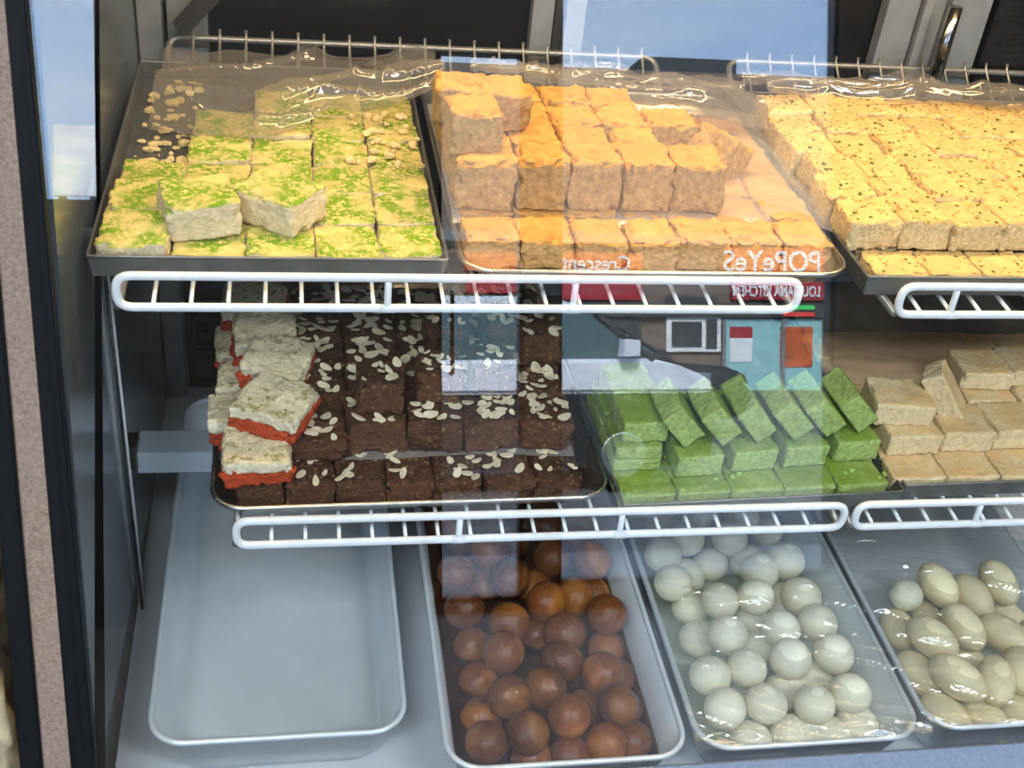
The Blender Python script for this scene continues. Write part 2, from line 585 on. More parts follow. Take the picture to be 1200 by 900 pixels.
# ================================================================== the display case
case = empty('display_case', (-0.2, 0.82, 0.0))
tag(case, 'refrigerated sweet display case with leaning front glass and steel interior', 'display case')
KO = Vector((0.2, -0.82, 0.0))    # world -> case local


def cbox(name, mat, *b, bev=0.0, par=None):
    return boxo(name, mat, par or case, b[0] + KO.x, b[1] + KO.x, b[2] + KO.y, b[3] + KO.y, b[4], b[5], bev)


DECK = 0.48
BACK = 1.6
XR = 1.45
ZT = 1.62
cbox('deck', 'deck_white', -0.2, XR, 0.773, BACK, DECK - 0.03, DECK)
cbox('base_cabinet', 'grey_post', -0.22, XR, 0.71, BACK, 0.02, DECK - 0.031)
# front sill
bm = bmesh.new()
prof = [(0.68, 0.40), (0.675, 0.566), (0.685, 0.576), (0.762, 0.576), (0.770, 0.568), (0.774, 0.44)]
loft(bm, [[(xx + KO.x, y + KO.y, z_) for y, z_ in prof] for xx in (-0.275, XR)], True, True)
obj('front_sill', bm, 'sill_blue', case)
# end wall, cut along the glass
def end_panel(name, xa, xb, mat):
    bm = bmesh.new()
    pr = [(glass_y(0.56) + 0.004, 0.45), (glass_y(0.56) + 0.004, 0.56)]
    pr = [(0.776, 0.45), (0.776, 0.57), (BACK, 0.45), (BACK, ZT), (glass_y(ZT) + 0.004, ZT)]
    loft(bm, [[(xx + KO.x, y + KO.y, z_) for y, z_ in pr] for xx in (xa, xb)], True, True)
    return obj(name, bm, mat, case)
end_panel('end_wall', -0.222, -0.2, 'wall_steel')
# seam strip on the end wall
bm = bmesh.new()
tube(bm, [(-0.196 + KO.x, 1.135 + KO.y, DECK), (-0.196 + KO.x, 1.135 + KO.y, 1.01)], 0.004, 8)
obj('seam_strip', bm, 'white_wire', case, True)
bm = bmesh.new()
tube(bm, [(-0.194 + KO.x, 1.118 + KO.y, DECK), (-0.194 + KO.x, 1.118 + KO.y, 1.01)], 0.002, 8)
obj('seam_strip', bm, 'dark_steel', case, True)
# support beam under the middle shelf
cbox('support_beam', 'painted_steel', -0.186, XR - 0.1, 1.140, 1.185, 0.682, 0.712, bev=0.002)
cbox('beam_clip', 'dark_steel', -0.2, -0.184, 1.138, 1.17, 0.69, 0.722, bev=0.002)
# back: black sliding panels between grey posts
cbox('back_panel', 'black_panel', -0.2, XR, BACK + 0.012, BACK + 0.03, DECK - 0.03, ZT)
cbox('corner_post', 'grey_post', -0.199, -0.168, BACK - 0.03, BACK + 0.01, DECK, ZT, bev=0.003)
cbox('door_stile', 'grey_post', -0.163, -0.112, BACK - 0.012, BACK + 0.01, 1.0, ZT, bev=0.002)
cbox('door_stile', 'grey_post', 0.318, 0.348, BACK - 0.012, BACK + 0.01, 1.0, ZT, bev=0.002)
cbox('door_stile', 'dark_arm', 0.350, 0.362, BACK - 0.008, BACK + 0.01, 1.0, ZT, bev=0.001)
cbox('door_stile', 'grey_post', 0.364, 0.392, BACK - 0.014, BACK + 0.01, 1.0, ZT, bev=0.002)
for xa, xb, yy in ((0.826, 0.874, 0.014), (0.877, 0.890, 0.024), (0.893, 0.912, 0.016), (0.914, 0.922, 0.028), (0.925, 0.985, 0.012)):
    cbox('track_rib', 'grey_post', xa, xb, BACK - yy, BACK + 0.01, 0.6, ZT, bev=0.0015)
cbox('end_screen', 'dark_steel', 0.99, XR, BACK - 0.02, BACK + 0.01, 0.6, ZT)
bm = bmesh.new()
pb, pt = on_y(1098, 84, 1.545), on_y(1120, 8, 1.545)
tube(bm, [pb - Vector((0, 0, 0.03)) + KO, pt + KO], 0.010, 14)
obj('pull_rod', bm, 'chrome', case, True)
bm = bmesh.new()
p1, p2 = on_y(212, 32, 1.56) + KO, on_y(262, -22, 1.56) + KO
tube(bm, [p1, p2], 0.017, 4)
obj('hinge_arm', bm, 'dark_arm', case)
# vent slats low in the back
for k in range(4):
    cbox('vent_slat', 'dark_steel', -0.155, 0.2, BACK - 0.004, BACK + 0.014, 0.545 + k * 0.03, 0.552 + k * 0.03)
# canopy above
cbox('canopy', 'dark_frame', -0.222, XR, glass_y(ZT) - 0.01, BACK + 0.03, ZT + 0.002, ZT + 0.06)
# warm lamp inside the canopy
lamp = empty('case_lamp', (0.55, 1.17, 1.60))
tag(lamp, 'warm tube lamp fixed under the canopy of the display case', 'lamp')
bm = bmesh.new()
loft(bm, [[(xx, -0.035, 0.018), (xx, -0.02, -0.012), (xx, 0.02, -0.012), (xx, 0.035, 0.018)] for xx in (-0.7, 0.85)], True, True)
obj('housing', bm, 'lamp_housing', lamp)
t = NT('tube_glow')
em = t.n('Emission', Color=(1, 0.74, 0.38, 1), Strength=9.0)
M['tube_glow'] = t.surf(em.outputs[0])
bm = bmesh.new()
tube(bm, [(-0.68, 0, -0.024), (0.83, 0, -0.024)], 0.008, 10)
obj('tube', bm, 'tube_glow', lamp, True)
area('case_lamp_light', (0.58, 1.17, 1.563), (R(-6), 0, 0), 1.5, 0.05, 8.6, (1.0, 0.71, 0.36))

# front glass
bm = bmesh.new()
za, zb, th = 0.577, ZT, 0.006
nrm = Vector((0, -math.cos(R(16.4)), math.sin(R(16.4))))
ring = []
for xx in (-0.205, XR):
    pa, pb_ = Vector((xx, glass_y(za), za)) + KO, Vector((xx, glass_y(zb), zb)) + KO
    ring.append([pa, pa + nrm * th, pb_ + nrm * th, pb_])
loft(bm, ring, True, True)
obj('front_glass', bm, 'case_glass', case)
# frame along the end of the glass: gasket, strip, gasket
def frame_bar(name, mat, top, bot, out0, out1):
    """bar between two pixel-picked edges lying in the plane of the glass"""
    bm = bmesh.new()
    rings = []
    for (xa, xb), py in ((bot, 960), (top, -60)):
        pa, pb = on_glass(xa, py), on_glass(xb, py)
        rings.append([pa + nrm * out0 + KO, pb + nrm * out0 + KO, pb + nrm * out1 + KO, pa + nrm * out1 + KO])
    loft(bm, rings, True, True)
    bmesh.ops.bevel(bm, geom=bm.edges[:], offset=0.0015, segments=2, affect='EDGES')
    return obj(name, bm, mat, case)
ex = lambda xt, xb_: (xt - (xb_ - xt) * 60 / 900, xb_ + (xb_ - xt) * 60 / 900)
def bar(name, mat, l0, l9, r0, r9, o0, o1):
    a, b = ex(l0, l9), ex(r0, r9)
    return frame_bar(name, mat, (a[0], b[0]), (a[1], b[1]), o0, o1)
bar('gasket', 'rubber', 9, 86, 27, 105, -0.004, 0.010)
bar('gasket', 'rubber', 25, 102, 34, 115, -0.004, 0.013)
bar('edge_strip', 'strip_laminate', -26, 53, 10, 87, -0.01, 0.008)
bar('gasket', 'rubber', -52, 27, -26, 53, -0.01, 0.012)

# crumpled paper in a bin standing against the case end
bm = bmesh.new()
bmesh.ops.create_icosphere(bm, subdivisions=5, radius=1)
for v in bm.verts:
    p = v.co.copy()
    q = 1 + 0.6 * abs(noise.noise(p * 2.6)) + 0.45 * abs(noise.noise(p * 6.1 + Vector((3, 1, 2)))) - 0.2
    v.co = Vector((p.x * 0.068 * q, p.y * 0.16 * q, p.z * 0.27 * q))
simple('crumpled', lin(206, 190, 152), 0.8, 0, 0.25, 30, 0.5, 0.003)
o = obj('crumpled_bag', bm, 'crumpled', None, True, loc=on_glass(-78, 790, 0.06))
bag_z = o.location.z - 0.36
tag(o, 'crumpled beige paper bag beside the end of the case', 'bag')
r_ = empty('side_stand', (o.location.x, o.location.y, 0))
tag(r_, 'low dark stand holding a crumpled bag beside the case', 'stand')
boxo('top', 'dark_frame', r_, -0.14, 0.05, -0.22, 0.22, bag_z - 0.025, bag_z, 0.003)
for sx in (-0.12, 0.03):
    for sy in (-0.2, 0.2):
        boxo('leg', 'dark_frame', r_, sx - 0.012, sx + 0.012, sy - 0.012, sy + 0.012, 0.0, bag_z - 0.025)


# ================================================================== wire shelves
def wire_shelf(label, xa, xb, yf, z_, yb, zb, lip, struts, first, pitch=0.0335, hooked=True):
    r_ = empty('wire_shelf', (xa, yf, z_))
    tag(r_, label, 'shelf')
    wd = xb - xa
    dy, dz = yb - yf, zb - z_
    rr = 0.0043
    bm = bmesh.new()
    tube(bm, fillet([(0, 0, 0), (wd, 0, 0), (wd, 0.002, lip), (0, 0.002, lip)], 0.014, True), rr, 10, True)
    obj('front_rail', bm, 'white_wire', r_, True)
    bm = bmesh.new()
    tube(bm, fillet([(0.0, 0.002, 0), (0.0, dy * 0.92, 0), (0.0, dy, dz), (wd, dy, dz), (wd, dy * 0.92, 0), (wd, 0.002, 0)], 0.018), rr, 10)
    obj('side_and_back_rail', bm, 'shaded_wire', r_, True)
    bm = bmesh.new()
    top = [(0, -0.001, 0.001), (0, 0.03, 0.0035), (0, dy * 0.5, 0.0045), (0, dy * 0.92, 0.0045), (0, dy + 0.001, dz + 0.004)]
    if hooked: top.append((0, dy + 0.004, dz + 0.012))
    tube(bm, top, 0.0022, 6)
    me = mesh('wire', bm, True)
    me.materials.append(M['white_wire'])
    me.materials.append(M['shaded_wire'])
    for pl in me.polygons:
        if pl.center.y > dy * 0.6: pl.material_index = 1  # rear ends get the grey: shade back there put into the colour
    x = first
    while x < wd - 0.008:
        link_mesh('wire', me, None, r_, (x, 0, 0))
        x += pitch
    for s in struts:
        bm = bmesh.new()
        tube(bm, [(s, 0, 0), (s, 0, 0.003), (s, 0.001, 0.008), (s, 0.002, lip)], 0.0034, 8)
        tube(bm, [(s - 0.007, -0.001, 0.0), (s + 0.007, -0.001, 0.0)], 0.0042, 8)
        obj('strut', bm, 'white_wire', r_, True)
    return r_


Z1, Z2 = 1.02, 0.785
wire_shelf('white wire shelf under the pistachio and milk cake trays', -0.160, 0.494, 0.968, Z1, 1.57, 1.058, 0.032, (0.245, 0.425), 0.031)
wire_shelf('white wire shelf under the cream squares tray', 0.600, 1.26, 0.960, Z1, 1.57, 1.058, 0.032, (0.06, 0.4), 0.028)
wire_shelf('white wire shelf under the dark barfi and green barfi trays', -0.060, 0.580, 0.900, Z2, 1.50, 0.80, 0.030, (0.222, 0.392), 0.034)
wire_shelf('white wire shelf under the beige cashew barfi tray', 0.594, 1.25, 0.900, Z2, 1.50, 0.80, 0.030, (0.145,), 0.024)


# ================================================================== trays and pans
def tin_tray(label, xa, xb, ya, yb, z_, h, yaw=0.0, mat='tin'):
    cx, cy = (xa + xb) / 2, (ya + yb) / 2
    hx, hy = (xb - xa) / 2, (yb - ya) / 2
    r_ = empty('tin_tray', (cx, cy, z_), (0, 0, yaw))
    tag(r_, label, 'tray')
    bm = bmesh.new()
    th = 0.0012
    sq = lambda a, b, zz: [(-a, -b, zz), (a, -b, zz), (a, b, zz), (-a, b, zz)]
    t_ = 0.004
    loft(bm, [sq(hx - t_, hy - t_, th), sq(hx - th, hy - th, h), sq(hx, hy, h), sq(hx - t_ + th, hy - t_ + th, 0)], True, True)
    obj('body', bm, mat, r_)
    bm = bmesh.new()
    tube(bm, fillet([(-hx, -hy, h), (hx, -hy, h), (hx, hy, h), (-hx, hy, h)], 0.003, True, 3), 0.0016, 8, True)
    obj('rim', bm, 'aluminium' if mat != 'tin' else 'tin', r_, True)
    return r_


def sheet_pan(label, xa, xb, ya, yb, z_, h, yaw=0.0, name='sheet_pan', mat='aluminium', cr=0.03, taper=0.014, rim=0.006, fl=0.006):
    cx, cy = (xa + xb) / 2, (ya + yb) / 2
    hx, hy = (xb - xa) / 2 - rim, (yb - ya) / 2 - rim
    r_ = empty(name, (cx, cy, z_), (0, 0, yaw))
    tag(r_, label, 'pan')
    bm = bmesh.new()
    th = 0.0014
    ringz = lambda dx, zz, c: [(x, y, zz) for x, y in rrect(hx - dx, hy - dx, c)]
    seq = [ringz(taper + fl, th, cr), ringz(taper + fl * 0.3, th + fl * 0.25, cr), ringz(taper, th + fl, cr), ringz(0, h, cr),
           ringz(-rim * 0.7, h, cr + rim * .7), ringz(-th, h - 0.002, cr), ringz(taper - th, fl, cr), ringz(taper + fl * 0.3 - th, fl * 0.25, cr), ringz(taper + fl, 0, cr)]
    loft(bm, seq, True, True)
    obj('body', bm, mat, r_, True)
    bm = bmesh.new()
    pts = [(x, y, h) for x, y in rrect(hx + rim * 0.45, hy + rim * 0.45, cr + rim * 0.5, 8)]
    tube(bm, pts, rim * 0.5, 10, True)
    obj('rim', bm, mat, r_, True)
    return r_


KT = 1.03                    # how far the trays stand back from the rail
TB1 = Z1 + 0.0055            # tray bases on the top shelf
TB2 = Z2 + 0.0055
tin_tray('square cornered dark tin tray holding pistachio topped squares', -0.1895, 0.145, 1.0115, 1.506, TB1, 0.0225)
sheet_pan('round cornered aluminium sheet pan holding orange milk cake cubes', 0.1545, 0.561, 0.987, 1.463, TB1, 0.0225, 0.0)
tin_tray('square cornered dark tin tray holding cream squares with pistachio bits', 0.573, 1.05, 0.987, 1.48, TB1, 0.0225)
sheet_pan('round cornered aluminium sheet pan holding dark brown barfi', -0.090, 0.325, 0.922, 1.38, TB2, 0.0225, R(0.8))
tin_tray('dark tin tray holding bright green barfi slabs', 0.3285, 0.651, 0.921, 1.38, TB2, 0.0205, R(2.0))
tin_tray('dark tin tray holding beige cashew barfi slabs', 0.6605, 1.03, 0.940, 1.42, TB2, 0.0205, R(1.0))
PAN_Z = DECK + 0.0005
PH = 0.080
kw = dict(name='deep_pan', mat='pan_steel', cr=0.034, taper=0.016, rim=0.007, fl=0.018)
sheet_pan('empty deep rectangular steel pan with rounded rim on the deck', -0.160, 0.118, 0.838, 1.46, PAN_Z, PH, 0.0, **kw)
sheet_pan('deep steel pan filled with brown syrup soaked balls', 0.152, 0.424, 0.782, 1.42, PAN_Z, PH, 0.0, **kw)
sheet_pan('deep steel pan filled with round white cheese balls under film', 0.432, 0.704, 0.788, 1.42, PAN_Z, PH, 0.0, **kw)
sheet_pan('deep steel pan filled with oval cream coloured sweets under film', 0.710, 0.985, 0.796, 1.42, PAN_Z, PH, 0.0, **kw)


# ================================================================== sweets
def variants(name, count, *a, n=(9, 9, 6)):
    return [block_mesh(name, *a, 11 * i + len(name), n) for i in range(count)]


def put(name, me, mat, loc, rot=(0, 0, 0), scale=(1, 1, 1), label=None, cat='sweet', group=None):
    o = link_mesh(name, me, mat, None, loc, rot, scale)
    tag(o, label, cat, group)
    return o


J = lambda a: rnd.uniform(-a, a)

# ---- pistachio barfi (top shelf, tin tray)
B0 = TB1 + 0.0014
pist = variants('pistachio_barfi', 5, 0.0625, 0.0635, 0.038, 0.003, 0.0021, n=(18, 18, 11))
colx = [-0.176, -0.112, -0.046, 0.018, 0.078, 0.137]
for r in range(6):
    for c in range(5):
        if c == 0 and r >= 3: continue
        if r == 5 and c < 2: continue
        xa, xb = colx[c], colx[c + 1]
        ya = 0.988 + r * 0.0665
        zt = 0.037 + (0.013 if (c, r) in ((0, 0), (0, 1)) else 0) + J(0.002)
        rot = (J(0.02), J(0.02), J(0.03))
        if (c, r) == (0, 0): rot = (0.05, -0.05, -0.06)
        put('pistachio_barfi', rnd.choice(pist), 'pistachio_barfi', ((xa + xb) / 2 * KT, (ya + 0.0325) * KT, B0), rot,
            ((xb - xa) * KT / 0.0635, KT, (zt - 0.0165) / 0.038),
            f'pistachio dusted cream square, {ORD[r]} row, {CNT[c]} from the steel end wall', 'sweet', 'pistachio squares lying in the tin tray')
zt = B0 + 0.0225
p = at(232, 222, zt + 0.037)
put('pistachio_barfi', pist[1], 'pistachio_barfi', (p.x, p.y, zt), (0.05, 0.0, R(14)), (1.12, 0.95, 0.95), 'pistachio dusted square lying loose on top, nearer the steel end wall', 'sweet')
p = at(325, 215, zt + 0.037)
put('pistachio_barfi', pist[2], 'pistachio_barfi', (p.x + 0.002, p.y, zt), (0.04, 0.02, R(-38)), (1.15, 0.95, 0.95), 'pistachio dusted square turned cornerwise, lying loose on top of the layer', 'sweet')
pts = []
q = random.Random(3)
for _ in range(90):
    pts.append(((q.uniform(-0.174, -0.115), q.uniform(1.24, 1.49), B0 + 0.003), q.choice((0.0015, 0.003, 0.004, 0.007))))
for _ in range(46):
    pts.append(((q.gauss(0.103, 0.02), q.uniform(1.205, 1.36), B0 + 0.0235), q.choice((0.002, 0.003, 0.005, 0.006))))
bm = bmesh.new()
lumps(bm, pts, 5)
tag(obj('crumbs', bm, 'crumb_yellow'), 'loose yellow crumbs strewn over the pistachio tray', 'crumbs', kind='stuff')

# ---- milk cake (top shelf, sheet pan)
cake = variants('milk_cake', 5, 0.0525, 0.0525, 0.046, 0.003, 0.0024, n=(17, 17, 15))
gx = lambda c: 0.161 + c * 0.0535
for r in range(6):
    for c in range(7):
        if r in (1, 2, 3) and 1 <= c <= 3 and r != 1: pass
        put('milk_cake', rnd.choice(cake), 'milk_cake', ((gx(c) + 0.0267) * KT, (1.0 + r * 0.0545 + 0.027) * KT, B0 + 0.001), (J(0.02), J(0.02), J(0.04)),
            (KT + J(0.02), KT + J(0.02), 0.70 + J(0.03)),
            f'orange milk cake cube, bottom layer, {ORD[r]} row, {CNT[c]} from the pistachio tray', 'sweet', 'bottom layer of milk cake cubes')
L2 = B0 + 0.0345
upx = [0.154, 0.216, 0.270, 0.325, 0.378, 0.434]
for r in range(4):
    for c in range(5):
        if r == 3 and c == 4: continue
        if r == 1 and c == 4: continue
        xa, xb = upx[c], upx[c + 1]
        put('milk_cake', rnd.choice(cake), 'milk_cake', ((xa + xb) / 2 * KT, (1.062 + r * 0.056 + 0.027) * KT, L2), (J(0.03), J(0.03), J(0.05)),
            ((xb - xa) * KT / 0.0545, KT, 1.17 if r == 0 else 1.05),
            f'orange milk cake cube, upper layer, {ORD[r]} row, {CNT[c]} from the pistachio tray', 'sweet', 'upper layer of milk cake cubes')
L3 = L2 + 0.0505
for (px, py, rz, sc), lab in (((556, 122, 0.05, 1.0), 'milk cake cube on top of the upper layer, in front of two others'),
                              ((541, 93, -0.06, 1.05), 'topmost milk cake cube by the corner next to the pistachio tray'),
                              ((590, 97, 0.08, 1.0), 'topmost milk cake cube beside the corner one, partly under film')):
    p = at(px, py, L3 + 0.044)
    put('milk_cake', rnd.choice(cake), 'milk_cake', (p.x, p.y, L3), (J(0.03), J(0.03), rz), (sc, 1, 0.95), lab, 'sweet')
p = at(832, 168, L2 + 0.035)
put('milk_cake', cake[3], 'milk_cake', (p.x, p.y - 0.004, L2 - 0.004), (0.05, R(28), R(32)), (0.85, 1.0, 1.15), 'tilted milk cake piece with broken top, standing behind the upper row', 'sweet')

# ---- cream squares with pistachio bits
kal = variants('cream_square', 5, 0.0555, 0.0535, 0.034, 0.0024, 0.0019, n=(17, 17, 11))
bit = bmesh.new()
lumps(bit, [((0, 0, 0), 0.0021)], 9)
bitm = mesh('pistachio_bit', bit, True)
bitm.materials.append(M['pistachio_bit'])
for c in range(6):
    xa = 0.572 + c * 0.0585
    put('cream_square', rnd.choice(kal), 'kalakand', ((xa + 0.029) * KT, (0.966 + 0.027) * KT, B0), (J(0.02), J(0.02), J(0.02)), (1.06, 0.98, 0.56),
        f'cream square of the bottom layer, {CNT[c]} from the milk cake pan', 'sweet', 'bottom layer of cream squares')
ox = at(1001, 263, 1.076)
for r in range(6):
    for c in range(7):
        xs = ox.x + (0.0, -0.004, 0.002, -0.006, 0.0, 0.003)[r]
        put_z = B0 + 0.0205
        dz = J(0.0035)
        o = put('cream_square', rnd.choice(kal), 'kalakand', (xs + c * 0.0582 + 0.028, ox.y + r * 0.0572 + 0.027, put_z), (J(0.05), J(0.04), J(0.05)),
                (1.03, 1.05, (0.0345 + dz) / 0.034), f'cream square with pistachio bits, upper layer, {ORD[r]} row, {CNT[c]} from milk cake pan', 'sweet', 'upper layer of cream squares')
        for _ in range(rnd.randint(2, 5)):
            link_mesh('pistachio_bit', bitm, None, o, (J(0.024), J(0.023), 0.0345), (0, 0, J(3)), (rnd.uniform(0.6, 1.5),) * 3)
# rest of the bottom layer under the upper one, seen along its side
for r in range(1, 7):
    put('cream_square', rnd.choice(kal), 'kalakand', (0.612, (0.966 + r * 0.056 + 0.027) * KT, B0), (J(0.02), J(0.02), J(0.05)), (0.9, 0.98, 0.55),
        f'cream square of the bottom layer beside the milk cake pan, {ORD[r]} row', 'sweet', 'bottom layer of cream squares')

# ---- dark fig barfi with almond flakes
B2 = TB2 + 0.0016
fig = variants('fig_barfi', 5, 0.0515, 0.0515, 0.038, 0.003, 0.0026, n=(17, 17, 12))
fl = bmesh.new()
ring_ = [(0.0066 * math.cos(k * math.pi / 6), 0.0038 * math.sin(k * math.pi / 6) * (1 + 0.2 * math.cos(k * math.pi / 6))) for k in range(12)]
loft(fl, [[(x, y, 0.0008 * (x / 0.0066) ** 2) for x, y in ring_], [(x, y, 0.0009 + 0.0008 * (x / 0.0066) ** 2) for x, y in ring_]], True, True)
flm = mesh('almond_flake', fl)
flm.materials.append(M['almond'])


def flakes(o, h, n, lo=-0.022, hi=0.022):
    for _ in range(n):
        s = rnd.uniform(0.6, 1.25)
        link_mesh('almond_flake', flm, None, o, (rnd.uniform(lo, hi), rnd.uniform(lo, hi), h + rnd.uniform(0.0, 0.002)),
                  (J(0.35), J(0.35), J(3.1)), (s, s * rnd.uniform(0.8, 1.15), 1))


bx = [at(x, 572, B2 + 0.034).x for x in (275, 332, 393, 453, 511, 569, 630, 688)]
fy = at(480, 566, B2 + 0.034).y + 0.002
for r in range(5):
    for c in range(7):
        if r > 0 and c < 6: continue
        o = put('fig_barfi', rnd.choice(fig), 'fig_barfi', ((bx[c] + bx[c + 1]) / 2, fy + 0.026 + r * 0.0545, B2), (J(0.03), J(0.03), J(0.06)), ((bx[c + 1] - bx[c]) / 0.0535, 1, 0.89),
                f'dark brown barfi cube, bottom layer, {ORD[r]} row, {CNT[c]} from the carrot barfi end', 'sweet', 'bottom layer of dark barfi')
        flakes(o, 0.0385, rnd.randint(4, 8))
L2b = B2 + 0.0355
sx_ = [at(x, 500, L2b + 0.036).x for x in (338, 408, 478, 545, 611, 676)]
sy_ = at(500, 500, L2b + 0.036).y
for r in range(5):
    for c in range(5):
        hh = 0.62 if (c, r) == (0, 0) else 1.0
        o = put('fig_barfi', rnd.choice(fig), 'fig_barfi', ((sx_[c] + sx_[c + 1]) / 2, sy_ + 0.028 + r * 0.056 - (0.012 if (c, r) == (0, 0) else 0), L2b), (J(0.03), J(0.03), J(0.07)),
                ((sx_[c + 1] - sx_[c]) / 0.0535, 1.02, hh), f'dark brown barfi cube, middle layer, {ORD[r]} row, {CNT[c]} from the carrot barfi', 'sweet', 'middle layer of dark barfi')
        flakes(o, 0.0385, rnd.randint(13, 19))
L3b = L2b + 0.039
for i, (px, py) in enumerate(((446, 437), (515, 424), (523, 372), (590, 368), (578, 418), (632, 380))):
    p = at(px, py, L3b + 0.037)
    o = put('fig_barfi', rnd.choice(fig), 'fig_barfi', (p.x, p.y, L3b), (J(0.04), J(0.04), J(0.1)), (0.93, 0.95, 0.98), f'dark brown barfi cube in the top layer with almond flakes, {CNT[i]} from carrot barfi', 'sweet', 'top layer of dark barfi')
    flakes(o, 0.0385, rnd.randint(9, 13))

# ---- carrot barfi: orange carrot base under a pale cream layer
car_b = variants('carrot_base', 3, 0.068, 0.062, 0.016, 0.003, 0.0038, n=(22, 22, 8))
car_t = variants('cream_topping', 3, 0.067, 0.061, 0.015, 0.003, 0.0022, n=(20, 20, 7))


def carrot(loc, rot, label, sc=1.0):
    r_ = empty('carrot_barfi', loc, rot)
    tag(r_, label, 'sweet', 'carrot barfi stacked at the end of the dark pan')
    i = rnd.randrange(3)
    link_mesh('carrot_base', car_b[i], 'carrot', r_, (0, 0, 0), (0, 0, 0), (sc, sc, 1))
    link_mesh('cream_topping', car_t[i], 'cream_top', r_, (0, 0, 0.0145), (0, 0, 0), (sc, sc, 1))
    for _ in range(4):
        link_mesh('pistachio_bit', bitm, None, r_, (J(0.028), J(0.026), 0.0295), (0, 0, J(3)), (rnd.uniform(0.4, 0.8),) * 3)


def carrot_px(px, py, zb, rz, lab, rx=0.0, ry=0.0, sc=1.0):
    p = at(px, py, zb + 0.029)
    carrot((p.x, p.y, zb), (rx, ry, rz), lab, sc)


carrot_px(301, 520, L2b, 0.03, 'carrot barfi with yellowish top lying flat at the front of its column')
for k in range(1, 5):
    carrot((-0.052 - 0.006 * (k % 2), at(301, 520, L2b + .029).y + k * 0.064, L2b), (J(0.05), J(0.05), J(0.1)), f'carrot barfi lying under the leaning ones, {ORD[k]} row of its column', 0.95)
carrot_px(322, 462, L2b + 0.032, R(-24), 'carrot barfi turned cornerwise on top, nearest the front piece', R(6), R(4), 1.05)
carrot_px(325, 411, L2b + 0.036, R(-16), 'carrot barfi leaning on top, second behind the front piece', R(8), R(5))
carrot_px(310, 381, L2b + 0.034, R(6), 'carrot barfi on top, third behind the front piece', R(6), R(0))
carrot_px(300, 345, L2b + 0.034, R(-6), 'carrot barfi on top behind the upper shelf rail', R(4), R(-3))
bm = bmesh.new()
pp = at(262, 527, L2b)
lumps(bm, [((pp.x, pp.y, B2 + 0.038), 0.006), ((pp.x + 0.006, pp.y - 0.004, B2 + 0.036), 0.005), ((pp.x - 0.006, pp.y + 0.006, B2 + 0.040), 0.005)], 4)
tag(obj('carrot_crumb', bm, 'carrot'), 'orange carrot crumb hanging over the rim of the dark pan', 'crumb', kind='stuff')

# ---- green barfi
grn = variants('green_barfi', 4, 0.052, 0.056, 0.028, 0.0015, 0.0013, n=(18, 18, 10))
slab = variants('green_slab', 4, 0.048, 0.062, 0.027, 0.0013, 0.0013, n=(16, 18, 9))
yw = R(2.0)
gtop = B2 + 0.0225
gX = [0.336 + (0.644 - 0.336) * k / 5 for k in range(6)]
for c in range(5):
    p = Vector(((gX[c] + gX[c + 1]) / 2, 0.921 + 0.041 + ((gX[c] + gX[c + 1]) / 2 - 0.49) * math.tan(yw), gtop))
    put('green_barfi', rnd.choice(grn), 'green_barfi', ((gX[c] + gX[c + 1]) / 2, p.y, B2), (0, 0, yw + J(0.03)), ((gX[c + 1] - gX[c] - 0.002) / 0.052, 1.06, 0.80),
        f'flat green barfi slab, bottom front row, {CNT[c]} from the dark pan', 'sweet', 'bottom row of green barfi')
    put('green_barfi', rnd.choice(grn), 'green_barfi', ((gX[c] + gX[c + 1]) / 2, p.y + 0.062, B2), (0, 0, yw + J(0.03)), ((gX[c + 1] - gX[c] - 0.002) / 0.052, 1.06, 0.80),
        f'green barfi slab of the bottom layer behind the front row, {CNT[c]} from dark pan', 'sweet', 'bottom row of green barfi')
    put('green_barfi', rnd.choice(grn), 'green_barfi', ((gX[c] + gX[c + 1]) / 2, p.y + 0.124, B2), (0, 0, yw + J(0.03)), ((gX[c + 1] - gX[c] - 0.002) / 0.052, 1.06, 0.80),
        f'green barfi slab of the bottom layer, third row, {CNT[c]} from dark pan', 'sweet', 'bottom row of green barfi')
g2 = B2 + 0.0235
for c in range(5):
    xc = (743, 817, 881, 941, 1001)[c]
    yc = (527, 522, 516, 511, 505)[c]
    for r in range(2):
        if c == 0:
            for k in range(2):
                p = at(xc, 528 - 0 * k, g2 + 0.014)
                put('green_slab', slab[k], 'green_barfi', (p.x, p.y + 0.012 + r * 0.064, g2 + k * 0.0165), (0, 0, yw + J(0.03)), (1.08, 0.95, 0.58),
                    f'thin green slab in the stacked pair beside the dark pan, {("lower", "upper")[k]} one, {ORD[r]} row', 'sweet', 'thin green slabs')
        else:
            p = at(xc, yc, g2 + 0.029)
            put('green_barfi', rnd.choice(grn), 'green_barfi', (p.x, p.y + 0.010 + r * 0.06, g2), (0, 0, yw + J(0.03)), (0.98, 1.0, 1.0),
                f'green barfi block of the second layer, {ORD[r]} row, {CNT[c]} from the dark pan', 'sweet', 'second layer of green barfi')
g3 = g2 + 0.034
p = at(752, 478, g3 + 0.026)
put('green_barfi', grn[2], 'green_barfi', (p.x, p.y, g3), (0, 0, R(3)), (0.98, 0.95, 0.92), 'flat green barfi block lying on the thin slabs beside dark pan', 'sweet')
put('green_barfi', grn[1], 'green_barfi', (p.x, p.y + 0.06, g3), (0, 0, R(3)), (0.98, 0.95, 0.92), 'flat green barfi block behind the one on the thin slabs', 'sweet')
low = ((803, 527), (847, 525), (888, 521), (930, 519), (968, 515), (1006, 510))
ang = R(48)
